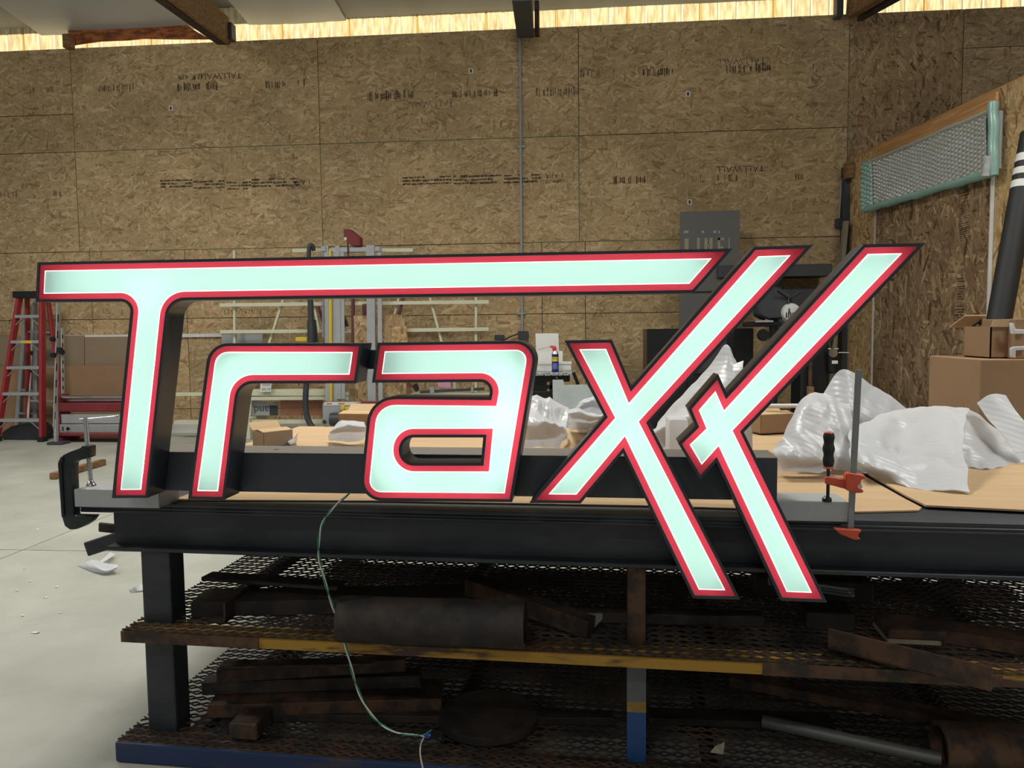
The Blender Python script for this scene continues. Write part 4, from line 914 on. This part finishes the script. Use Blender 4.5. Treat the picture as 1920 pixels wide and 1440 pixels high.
# equipment standing right of the last x
wm = thing('air_regulator_post', 'dark equipment post with chrome gauge and brown pipe right of the last x', 'equipment', (at(1560, 720, 7.6).x, 7.6, 0))
fl_box('equipment_cabinet', 1503, 1556, 640, 7.42, .36, BLACKP, wm, bevel=.02)
obj('brown_pipe', tube([at(1520, 676, 7.4), Vector((at(1520, 676, 7.4).x, 7.4, 0.0))], .02, 10), RUST, wm, smooth=50)
pb('pipe_sleeve', 1516, 1526, 725, 742, 7.36, .06, WOODD, wm)
obj('filter_bowl', lathe([(.03, -.12), (.05, -.10), (.055, .08), (.03, .10)], at(1561, 676, 7.4), 14), BLACKP, wm, smooth=50)
obj('gauge', lathe([(.04, -.02), (.045, .0), (.04, .02)], at(1561, 662, 7.35), 14, 'y'), CHROME, wm, smooth=50)
obj('valve_bar', tube([at(1552, 654, 7.36), at(1572, 654, 7.36)], .006, 8), CHROME, wm); obj('valve_bar', tube([at(1570, 661, 7.37), at(1592, 661, 7.37)], .006, 8), CHROME, wm)
pb('gauge_label', 1560, 1571, 676, 682, 7.33, .004, WHITEP, wm)
pbar('lumber_offcut', 1586, 415, 1548, 797, 8.98, .04, .09, mat('weathered_lumber', (138, 130, 112), .8, var=.1, scale=6), label='weathered lumber strip leaning in the corner by the partition', cat='lumber')
p = at(1572, 420, WY - .03); tg = thing('wall_outlet', 'small dark outlet box on the wall left of the corner', 'outlet', (p.x, WY - .03, p.z))
obj('outlet_body', box(p.x - .035, p.x + .035, WY - .06, WY - .0005, p.z - .045, p.z + .06), DARKG, tg, bevel=.005)
obj('outlet_conduit', tube([(p.x + .01, WY - .02, p.z + .06), (p.x + .03, WY - .02, p.z + .5)], .01, 8), GREYP, tg)
# ---------------------------------------------------------------- bubble-wrapped panel on the partition
BUB = sheet('bubble_film', (0.5, 0.52, 0.50), (0.50, 0.50, 0.46), 0.75, 0.12, 0.25)
BUBG = sheet('green_bubble_film', (0.35, 0.62, 0.54), (0.34, 0.56, 0.50), 0.7, 0.10, 0.3)
bq = thing('bubble_wrapped_panel', 'long panel in green-edged bubble wrap hung above the partition door', 'wrapped panel', (PF.Y(1745, 300, -.1).x, -.08, PF.Y(1745, 330, -.1).z), PF)
c00, c10, c11, c01 = [PF.Y(x, y, -.10) for x, y in ((1622, 394), (1866, 322), (1864, 205), (1620, 308))]
def bub(u0, u1, v0, v1, nu, nv, amp, depth, m, name):
    V, Fc = [], []
    for j in range(nv + 1):
        for i in range(nu + 1):
            s = u0 + (u1 - u0) * i / nu; t = v0 + (v1 - v0) * j / nv
            p = c00.lerp(c10, s).lerp(c01.lerp(c11, s), t)
            b = sin(pi * (i % 6) / 6) * (.35 + .65 * sin(pi * ((j + (3 if (i // 6) % 2 else 0)) % 6) / 6))
            V.append(p + Vector((0, -amp * b - depth + .02 * noise.noise(p * 3), .012 * noise.noise(p * 5))))
    Fc = [(j * (nu + 1) + i, j * (nu + 1) + i + 1, (j + 1) * (nu + 1) + i + 1, (j + 1) * (nu + 1) + i) for j in range(nv) for i in range(nu)]
    return obj(name, (V, Fc), m, bq, PF, smooth=70)
bub(.09, .955, .03, .97, 216, 72, .024, 0, BUB, 'bubble_sheet')
wl = bub(-.02, .09, 0, 1, 24, 60, .03, .01, BUBG, 'green_wrap_end')
inner = [c00 + Vector((.05, .02, .03)), c10 + Vector((-.02, .02, .03)), c11 + Vector((-.02, .02, -.03)), c01 + Vector((.05, .02, -.03))]
V = inner + [Vector((p.x, -.036, p.z)) for p in inner]
obj('wrapped_board', (V, [(0, 1, 2, 3), (7, 6, 5, 4), (0, 4, 5, 1), (1, 5, 6, 2), (2, 6, 7, 3), (3, 7, 4, 0)]), GREYP, bq, PF)
def roll(a, b, r, m, name, wob=.25): 
    pts = [a.lerp(b, i / 24) + noise.noise_vector(a.lerp(b, i / 24) * 6) * r * .35 for i in range(25)]
    return obj(name, tube(pts, [r * (1 + wob * noise.noise(p * 11)) for p in pts], 10), m, bq, PF, smooth=60)
roll(c00 + Vector((.02, -.01, 0)), c10, .035, BUBG, 'bottom_wrap_edge'); roll(c01, c11 + Vector((-.03, 0, .0)), .02, BUB, 'top_wrap_edge')
roll(c10 + Vector((0, -.01, -.03)), c11 + Vector((.0, -.01, .06)), .038, BUBG, 'end_wrap_edge'); roll(c10 + Vector((-.06, -.03, -.02)), c10.lerp(c11, .25) + Vector((-.02, -.03, 0)), .05, FOAM, 'white_wrap_tuft', .6)
pu_ = PF.Y(1870, 270, -.05); obj('pipe_bracket', tube([(pu_.x + .02, -.05, PF.Y(1871, 315, -.05).z), (pu_.x + .02, -.05, PF.Y(1872, 210, -.05).z)], .022, 10), GREYP, bq, PF)
# ---------------------------------------------------------------- black roll and cartons at the right edge
RY = 5.6
rl = thing('black_vinyl_roll', 'long black tube with white stripes leaning at the right edge', 'tube', (at(1862, 700, RY).x, RY, 0))
a = at(1937, 250, RY + .2); b = at(1866, 640, RY); d = (b - a).normalized(); e = b + d * ((0 - b.z) / d.z + .0)
obj('roll_body', tube([a, e], .078, 24), mat('matte_black_vinyl', (30, 31, 32), .6, var=.06), rl, smooth=50)
for py0, py1 in ((292, 306), (319, 331), (343, 356)):
    s0 = a + d * ((at(1920, py0, RY + .17).z - a.z) / d.z); s1 = a + d * ((at(1915, py1, RY + .15).z - a.z) / d.z)
    obj('white_stripe', tube([s0, s1], .0795, 24, False), WHITEP, rl, smooth=50)
CY = 4.3
carton = thing('cardboard_carton', 'large plain brown carton behind the foam wrap at the right edge', 'carton', (at(1900, 800, CY).x, CY + .3, 0))
xa_ = at(1838, 700, CY).x; zc_ = at(1880, 674, CY).z
obj('carton_body', box(xa_, xa_ + .75, CY, CY + .6, 0, zc_), CARDD, carton, bevel=.004)
obj('carton_flap', rbox((xa_ + .45, CY + .025, zc_ + .004), (.42, .05, .005), (radians(3), 0, 0)), CARD, carton)
sc = thing('open_carton', 'small open brown carton standing on the large carton', 'carton', (at(1880, 673, CY + .1).x, CY + .2, zc_))
x0_, x1_ = at(1857, 640, CY + .12).x, at(1899, 640, CY + .12).x; z1_ = at(1880, 612, CY + .12).z
t_ = .006
obj('carton_walls', join(box(x0_, x1_, CY + .12, CY + .12 + t_, zc_ + .001, z1_), box(x0_, x1_, CY + .4, CY + .4 + t_, zc_ + .001, z1_), box(x0_, x0_ + t_, CY + .12, CY + .4, zc_ + .001, z1_), box(x1_ - t_, x1_, CY + .12, CY + .4, zc_ + .001, z1_), box(x0_, x1_, CY + .12, CY + .4, zc_ + .001, zc_ + .007)), CARDD, sc)
obj('carton_flap', prism([q2(x, y, CY + .11) for x, y in ((1856, 613), (1861, 601), (1880, 598), (1899, 601), (1899, 613))], CY + .10, CY + .106), CARD, sc)
obj('carton_flap', rbox(((x0_ + x1_) / 2, CY + .5, z1_ + .03), (x1_ - x0_, .2, .006), (radians(-20), 0, 0)), CARD, sc)
pt = thing('packing_carton', 'brown carton with white foam corners at the far right edge', 'carton', (at(1912, 672, CY).x, CY + .2, zc_))
x0_ = at(1902, 640, CY + .06).x; z1_ = at(1905, 598, CY + .06).z
obj('carton_body', box(x0_, x0_ + .35, CY + .06, CY + .4, zc_ + .001, z1_), CARDD, pt, bevel=.003)
for y0, y1 in ((605, 626), (650, 671)): pp('foam_corner', ((1897, y0 + 3), (1903, y0), (1925, y0 - 1), (1925, y0 + 6), (1905, y0 + 7), (1905, y1), (1898, y1 - 1)) if y0 > 640 else ((1897, y0), (1901, y0 + 1), (1905, y0 + 12), (1925, y0 + 13), (1925, y1), (1899, y1)), CY + .03, .027, FOAM, pt, bevel=.003)

# ================================================================ ON THE TABLE
ZF = ZT + .012
tp = lambda x, y: W.Z(x, y, ZF)
def rows(*rs):
    out = []
    for r in rs:
        Y = r[0]; out.append([(tp(x, y) if Y is None else at(x, y, Y)) for x, y in r[1:]])
    return out
def foam(label, rs, seed, n=9, m=9, rough=.010, crease=.008):
    return obj('foam_wrap', loft(rs, n, m, rough, .0025, seed, crease), FOAM, label=label, cat='foam wrap', group='white foam wrap on the table', smooth=38)
foam('white foam wrap draped to a torn tip right of the orange bar clamp', rows(
    (2.98, (1606, 806), (1660, 775), (1700, 766), (1760, 761), (1813, 768)), (2.80, (1592, 800), (1650, 796), (1700, 812), (1760, 784), (1813, 786)),
    (2.58, (1592, 832), (1640, 838), (1690, 852), (1740, 836), (1803, 826)), (2.42, (1597, 862), (1640, 874), (1692, 884), (1745, 884), (1812, 864)),
    (None, (1604, 882), (1650, 898), (1710, 914), (1765, 922), (1820, 927))), 1)
foam('tall white foam peak rising behind the orange clamp bar', rows(
    (3.12, (1541, 745), (1572, 698), (1600, 700), (1642, 727), (1702, 770)), (3.06, (1548, 775), (1582, 736), (1612, 740), (1652, 762), (1702, 788)),
    (3.0, (1552, 808), (1590, 785), (1618, 795), (1655, 805), (1702, 806)), (None, (1570, 838), (1600, 838), (1625, 838), (1660, 838), (1702, 838))), 2, rough=.006, crease=.004)
foam('rounded white foam fold just left of the orange clamp bar', rows(
    (2.86, (1477, 800), (1498, 758), (1520, 741), (1552, 743), (1592, 762)), (2.76, (1468, 818), (1500, 775), (1530, 764), (1565, 776), (1602, 800)),
    (2.68, (1472, 838), (1505, 812), (1540, 810), (1575, 824), (1612, 842)), (2.60, (1482, 858), (1512, 848), (1545, 846), (1580, 856), (1618, 866)),
    (None, (1486, 880), (1520, 884), (1550, 886), (1590, 884), (1625, 888))), 3)
foam('small white foam bundle lowest on the left behind the clamp grip', rows(
    (2.56, (1448, 842), (1472, 822), (1500, 818), (1532, 832), (1550, 856)), (2.50, (1447, 848), (1475, 842), (1502, 842), (1530, 848), (1552, 864)),
    (2.47, (1456, 866), (1480, 864), (1508, 866), (1535, 868), (1556, 876)), (None, (1461, 887), (1482, 888), (1510, 888), (1538, 887), (1560, 886))), 4)
foam('white foam sheet sloping away to the right edge of the table', rows(
    (2.98, (1811, 769), (1850, 793), (1880, 812), (1905, 832), (1945, 850)), (2.84, (1800, 822), (1850, 838), (1880, 846), (1910, 850), (1950, 860)),
    (None, (1800, 874), (1840, 880), (1872, 878), (1910, 868), (1955, 868))), 5)
foam('upright white foam flap fanning out at the right edge', rows(
    (2.92, (1831, 756), (1850, 743), (1868, 739), (1886, 741)), (2.86, (1852, 785), (1873, 778), (1890, 774), (1906, 772)),
    (2.80, (1880, 815), (1899, 810), (1913, 806), (1928, 800)), (2.74, (1905, 850), (1920, 848), (1932, 845), (1948, 840))), 6, rough=.004, crease=.0)
foam('crumpled white foam heap showing between the a and the first x', rows(
    (2.95, (980, 749), (1005, 746), (1030, 750), (1050, 762), (1066, 771)), (2.85, (978, 772), (1005, 772), (1024, 782), (1045, 792), (1066, 796)),
    (2.72, (976, 798), (1003, 806), (1020, 800), (1040, 806), (1062, 816)), (None, (974, 842), (1004, 845), (1026, 846), (1050, 842), (1066, 818))), 7, crease=.015)
foam('flat white foam layers behind the left crotch of the first x', rows(
    (3.05, (1066, 768), (1085, 766), (1105, 772), (1128, 776), (1160, 780)), (2.98, (1066, 784), (1085, 782), (1108, 788), (1130, 786), (1160, 790)),
    (None, (1068, 806), (1090, 808), (1110, 806), (1132, 803), (1160, 803))), 8)
foam('low white foam dome behind the left crotch of the first x', rows(
    (3.25, (1078, 768), (1090, 752), (1108, 745), (1126, 750), (1145, 768)), (3.18, (1078, 772), (1092, 764), (1108, 760), (1126, 764), (1145, 772)),
    (None, (1078, 799), (1092, 800), (1108, 800), (1126, 799), (1145, 798))), 9)
foam('tall white foam sheet rising between the two x letters', rows(
    (3.15, (1236, 792), (1285, 735), (1332, 684), (1361, 648), (1380, 677)), (3.0, (1228, 806), (1280, 770), (1325, 745), (1368, 728), (1404, 742)),
    (2.86, (1222, 818), (1270, 795), (1315, 790), (1362, 792), (1408, 797)), (None, (1222, 842), (1270, 845), (1315, 847), (1362, 847), (1412, 845))), 10)
foam('twisted white foam corner poking up between the x letters', rows(
    (3.08, (1362, 694), (1378, 682), (1394, 675)), (3.04, (1366, 712), (1382, 700), (1393, 690)), (3.0, (1368, 742), (1386, 736), (1400, 728))), 11, rough=.004, crease=0)
foam('ribbed white foam piece lying on cardboard between r and a', rows(
    (2.98, (622, 806), (634, 793), (650, 790), (668, 791), (683, 793)), (2.90, (618, 814), (636, 806), (652, 803), (668, 804), (687, 806)),
    (None, (615, 826), (638, 828), (652, 830), (668, 830), (684, 827))), 12, rough=.004, crease=.006)
foam('thin white foam scrap curling beside the small carton', rows(
    (2.66, (552, 822), (557, 816), (558, 813)), (None, (536, 830), (545, 834), (556, 828)), (None, (518, 836), (532, 840), (545, 838))), 13, rough=.002, crease=0)
fb = at(1252, 790, 2.7); obj('foam_block', box(fb.x, fb.x + .065, 2.66, 2.78, ZF, at(1252, 786, 2.66).z), FOAM, bevel=.012, seg=2, label='white foam block standing left of the notched x arm', cat='foam block', smooth=40)
# small cartons
def carton3(name, label, c, size, rz, m=CARDD):
    fr = Frame((c[0], c[1], 0), radians(rz)); a, b, h = size; z = c[2]; t = .003
    t_ = thing(name, label, 'carton', (0, 0, z), fr)
    obj('carton_walls', join(box(-a / 2, a / 2, -b / 2, -b / 2 + t, z, z + h), box(-a / 2, a / 2, b / 2 - t, b / 2, z, z + h), box(-a / 2, -a / 2 + t, -b / 2, b / 2, z, z + h), box(a / 2 - t, a / 2, -b / 2, b / 2, z, z + h), box(-a / 2, a / 2, -b / 2, b / 2, z, z + t)), m, t_, fr)
    obj('carton_flap', xf(box(-a / 2, a / 2, 0, b * .55, -t, 0), Matrix.Translation((0, -b / 2, z + h + t)) @ Matrix.Rotation(radians(8), 4, 'X')), CARD, t_, fr)
    obj('carton_flap', xf(box(-a / 2, a / 2, 0, b * .5, -t, 0), Matrix.Translation((0, b / 2, z + h + t)) @ Matrix.Rotation(radians(35), 4, 'X')), CARD, t_, fr)
    return t_
c = tp(503, 838); carton3('small_carton', 'small torn brown carton at the left end of the table', (c.x, c.y + .05, ZF), (.13, .10, .062), 48, CARDG)
c = tp(662, 800); carton3('small_carton', 'shallow brown carton behind the ribbed foam piece', (c.x, c.y + .12, ZF), (.18, .12, .055), -6)
c = tp(1456, 815); hc = at(1460, 772, c.y + .06).z - ZF - .012; carton3('small_carton', 'brown carton beside the foam behind the last x', (c.x, c.y + .1, ZF), (.17, .10, hc), 20)
wt = at(1433, 769, c.y + .10); obj('white_tube', tube([(wt.x, c.y + .1, ZF + hc + .034), (wt.x + .16, c.y + .1, ZF + hc + .034)], .010, 10), WHITEP, label='white tube lying on the brown carton behind the last x', cat='tube', smooth=50)

# ================================================================ SCRAP STEEL ON THE SHELVES
ZU, ZL = zr + .009, zq + .011
def sbar(name, label, x0, y0, x1, y1, z, w, h, m=RUSTD, cat='steel bar', z1=None, cut=0):
    a = TF.Z(x0, y0, z + h / 2); b = TF.Z(x1, y1, (z if z1 is None else z1) + h / 2)
    return obj(name, bar(a, b, w, h), m, None, TF, bevel=.0015, label=label, cat=cat, group='scrap steel on the table shelves')
def sangle(name, label, x0, y0, x1, y1, z, w, h, m=RUSTD, z1=None):
    a = TF.Z(x0, y0, z); b = TF.Z(x1, y1, z if z1 is None else z1); t = (b - a).normalized(); s = t.cross(Vector((0, 0, 1))).normalized(); up = s.cross(t); k = .006
    v = join(bar(a + up * k / 2, b + up * k / 2, w, k), bar(a + up * h / 2 + s * (w / 2 - k / 2), b + up * h / 2 + s * (w / 2 - k / 2), k, h))
    return obj(name, v, m, None, TF, label=label, cat='angle iron', group='scrap steel on the table shelves')
def spipe(name, label, x0, y0, x1, y1, z, r, m=RUSTD, inner=.8):
    a = TF.Z(x0, y0, z + r); b = TF.Z(x1, y1, z + r); t = thing(name, label, 'pipe', (a + b) / 2 - Vector((0, 0, r)), TF, 'scrap steel on the table shelves')
    obj('pipe_wall', join(tube([a, b], r, 24, False), tube([a, b], r * inner, 24, False)), m, t, TF, smooth=50)
    d = (b - a).normalized()
    for p, nm in ((a, 'pipe_end'), (b, 'pipe_end')):
        x, y = basis(d); V = []; n = 24
        for k in range(n):
            an = 2 * pi * k / n
            for rr in (r, r * inner): V.append(p + (x * cos(an) + y * sin(an)) * rr)
        obj(nm, (V, [(2 * k, 2 * k + 1, (2 * k + 3) % (2 * n), (2 * k + 2) % (2 * n)) for k in range(n)]), m, t, TF)
    obj('pipe_bung', join(tube([a + d * .03, a + d * .035], r * inner * .99, 24)), BLACKP, t, TF)
    return t
# upper shelf
sbar('flat_bar', 'flat steel bar end poking out highest at the upper left', 388, 1080, 640, 1098, ZU + .075, .06, .012, RUSTD)
sbar('steel_plank', 'long dark steel plank lying across the upper shelf left of the wire', 372, 1130, 880, 1120, ZU + .0, .12, .045)
sangle('angle_iron', 'short angle iron standing on the upper shelf by the left leg', 405, 1168, 470, 1120, ZU, .06, .06)
spipe('steel_pipe', 'thick dark pipe lying on the upper shelf right of the wire', 640, 1160, 985, 1172, ZU, .062)
sbar('square_tube', 'slanting square tube with a pale cut end near the middle leg', 880, 1096, 1108, 1176, ZU + .05, .05, .05, RUST, 'square tube', z1=ZU)
b = TF.Z(1100, 1178, ZU); obj('pale_bracket', prism([(b.x - .035, ZU), (b.x + .02, ZU + .01), (b.x + .045, ZU + .04), (b.x + .045, ZU + .055), (b.x - .035, ZU + .05)], b.y - .03, b.y - .02), mat('dull_grey_metal', (120, 120, 116), .5, .3), None, TF, label='pale steel bracket at the end of the slanting tube', cat='bracket')
for k in range(9):
    a = TF.Z(1470, 1100, ZU + .11) + Vector((0, 0, 0)); e = TF.Z(1590 + (k % 3) * 6, 1105 + (k // 3) * 6, ZU + .085 - (k // 3) * .008)
    a = TF.Z(1440 + (k % 3) * 6, 1084 + (k // 3) * 5, ZU + .10 - (k // 3) * .008)
    obj('steel_rod', tube([a, e], .0045, 8), GREYP if k % 4 == 0 else mat('dull_grey_metal', (120, 120, 116)), None, TF, smooth=50, label='thin grey steel rod in the bundle below the last x', cat='rod', group='rods bundled on the upper shelf')
rp_ = TF.Z(1570, 1125, ZU + .0); obj('rod_rest', box(rp_.x - .06, rp_.x + .10, rp_.y - .02, rp_.y + .10, ZU, ZU + .066), RUSTD, None, TF, bevel=.004, label='dark steel block carrying the rod bundle', cat='steel block')
rp2 = TF.Z(1450, 1110, ZU); obj('rod_rest', box(rp2.x - .06, rp2.x + .04, rp2.y - .06, rp2.y + .06, ZU, ZU + .066), RUSTD, None, TF, bevel=.004, label='dark steel block under the rear of the rod bundle', cat='steel block')
b = TF.Z(1510, 1178, ZU); obj('steel_block', box(b.x, b.x + .13, b.y - .01, b.y + .10, ZU, ZU + .05), RUSTD, None, TF, bevel=.003, label='squat dark steel block behind the rail below the last x', cat='steel block')
for k in range(3):
    b = TF.Z(1664, 1206, ZU + .012 * k); obj('thin_board', box(b.x, b.x + .135 - .004 * k, b.y, b.y + .12, ZU + .012 * k, ZU + .0115 + .012 * k), mat('pale_board', (150, 140, 122), .7, var=.1), None, TF,
        label=('lowest', 'middle', 'topmost')[k] + ' pale thin board of the small stack on the upper shelf', cat='board', group='thin boards stacked on the upper shelf')
b = TF.Z(1665, 1198, ZU + .036); obj('rusty_plate', box(b.x, b.x + .14, b.y, b.y + .12, ZU + .0365, ZU + .06), RUST, None, TF, bevel=.003, label='rusty plate lying on the stack of pale boards', cat='steel plate')
sbar('timber_bar', 'long greyish bar lying behind the board stack at the right', 1735, 1178, 1960, 1212, ZU, .09, .035, RUST)
sangle('angle_iron', 'long rusty angle iron slanting across the rail at the right', 1560, 1210, 1862, 1286, ZU + .012, .07, .055, RUST, z1=ZU + .006)
sbar('flat_bar', 'dark flat bar along the upper shelf behind the middle leg', 1010, 1150, 1430, 1160, ZU, .05, .03)
# lower shelf
sbar('steel_plate', 'thin pale-edged plate tip just under the middle rail', 415, 1246, 700, 1240, ZL + .15, .05, .008, RUST)
sbar('square_tube', 'rusty square tube second from the top of the left pile', 410, 1262, 760, 1242, ZL + .10, .05, .04, RUST, 'square tube')
sbar('square_tube', 'dark square tube in the middle of the left pile', 384, 1284, 790, 1270, ZL + .06, .06, .04, RUSTD, 'square tube')
sbar('wide_channel', 'wide rusty channel with dust lying at the left of the lower shelf', 404, 1314, 830, 1302, ZL + .018, .14, .04, RUST, 'channel')
sbar('timber_block', 'cross bar under the wide channel', 478, 1350, 490, 1290, ZL, .06, .017, RUSTD)
sbar('flat_bar', 'long dark bar lying across the lower shelf behind the wire', 420, 1338, 1150, 1346, ZL, .05, .022, RUSTD)
b = TF.Z(430, 1386, ZL); obj('steel_block', box(b.x, b.x + .085, b.y, b.y + .10, ZL, ZL + .05), RUST, None, TF, bevel=.004, label='rusty steel block on the blue rail left of the wire', cat='steel block')
c = TF.Z(905, 1384, ZL); obj('steel_disc', lathe([(.14, 0), (.15, .004), (.15, .024), (.145, .028)], (c.x, c.y + .1, ZL), 40), RUSTD, None, TF, smooth=40, label='round rusty steel disc lying on the lower shelf', cat='disc')
b = TF.Z(660, 1330, ZL); obj('dark_block', box(b.x, b.x + .11, b.y + .05, b.y + .2, ZL, ZL + .13), RUSTD, None, TF, bevel=.006, label='tall dark block behind the wire on the lower shelf', cat='steel block')
sbar('flat_bar', 'long bar slanting down to the right edge of the lower shelf', 1370, 1272, 1960, 1380, ZL + .04, .06, .03, RUST)
spipe('steel_pipe', 'thin grey pipe slanting across the lower shelf at the right', 1430, 1352, 1765, 1424, ZL, .018, mat('dull_grey_metal', (120, 120, 116)))
spipe('steel_pipe', 'short thick pipe at the lower right corner', 1760, 1400, 1990, 1412, ZL, .065, RUST, .86)
sbar('flat_bar', 'dark flat bar along the lower shelf right of the middle leg', 1215, 1342, 1560, 1352, ZL, .07, .02)
c = TF.Z(1345, 1412, ZL); obj('paper_scrap', ([(c.x - .02, c.y, ZL), (c.x + .016, c.y - .004, ZL), (c.x + .02, c.y + .006, ZL + .03), (c.x + .012, c.y + .004, ZL + .026), (c.x - .004, c.y + .012, ZL + .014), (c.x, c.y + .02, ZL)], [(0, 1, 4), (1, 2, 3), (1, 3, 4), (0, 4, 5)]), mat('dirty_paper', (170, 158, 140), .8), None, TF, label='folded paper scrap on the lower mesh shelf', cat='paper')
# bars sticking out of the left end of the table
def endbar(label, x0, y0, x1, y1, v, w, h, m=RUSTD, v1=None):
    a = TF.Y(x0, y0, v); b = TF.Y(x1, y1, v if v1 is None else v1); return obj('flat_bar', bar(a, b, h, w, (0, 1, 0)), m, None, TF, bevel=.003, label=label, cat='steel bar', group='scrap steel on the table shelves')
endbar('dark bar sticking out slanted at the left end of the beam', 162, 1030, 330, 975, .14, .012, .045, STEEL)
endbar('jagged dark offcut above the slanted bar at the left beam end', 186, 988, 300, 1000, .20, .012, .03, RUSTD)

# ================================================================ ON THE FLOOR
a = W.Z(98, 893, .03); b = W.Z(194, 866, .03); obj('timber_stick', bar(a, b, .06, .058), WOODD, bevel=.012, seg=2, label='worn wooden stick lying on the floor behind the C-clamp', cat='stick')
obj('foam_scrap', loft([[W.Z(144, 1060, .004), W.Z(165, 1052, .03), W.Z(180, 1050, .03), W.Z(200, 1056, .012)], [W.Z(160, 1066, .004), W.Z(178, 1064, .03), W.Z(196, 1068, .03), W.Z(220, 1060, .04)], [W.Z(172, 1072, .003), W.Z(190, 1074, .01), W.Z(202, 1074, .01), W.Z(218, 1066, .03)]], 6, 5, .004, .002, 3), FOAM, smooth=40, label='white foam scrap lying on the concrete left of the table', cat='foam scrap')
obj('foam_scrap', loft([[W.Z(180, 1058, .012), W.Z(186, 1059, .012)], [W.Z(196, 1046, .03), W.Z(204, 1048, .03)], [W.Z(206, 1036, .02), W.Z(216, 1040, .02)]], 3, 5, .001, .002, 4), FOAM, smooth=40, label='narrow white foam strip trailing from the floor scrap', cat='foam scrap')
obj('foam_scrap', loft([[W.Z(241, 1106, .003), W.Z(250, 1100, .03), W.Z(262, 1096, .02), W.Z(275, 1092, .03)], [W.Z(244, 1109, .003), W.Z(254, 1107, .01), W.Z(264, 1106, .01), W.Z(275, 1105, .01)]], 6, 4, .006, .003, 8), FOAM, smooth=40, label='crumpled white scrap on the floor behind the left table leg', cat='foam scrap')
for x, y, s in ((71, 993, .010), (32, 1108, .008), (57, 1091, .007), (108, 1101, .009), (86, 1121, .008), (43, 1155, .009), (66, 1187, .014), (46, 1067, .008), (240, 1196, .008), (113, 1150, .006)):
    p = W.Z(x, y, .0); obj('paper_chip', rbox((p.x, p.y, .0022), (s * 2.2, s * 1.3, .003), (.05, .1, random.uniform(0, 3))), WHITEP, label='tiny white chip scattered on the concrete floor', cat='chip', group='white chips on the floor')
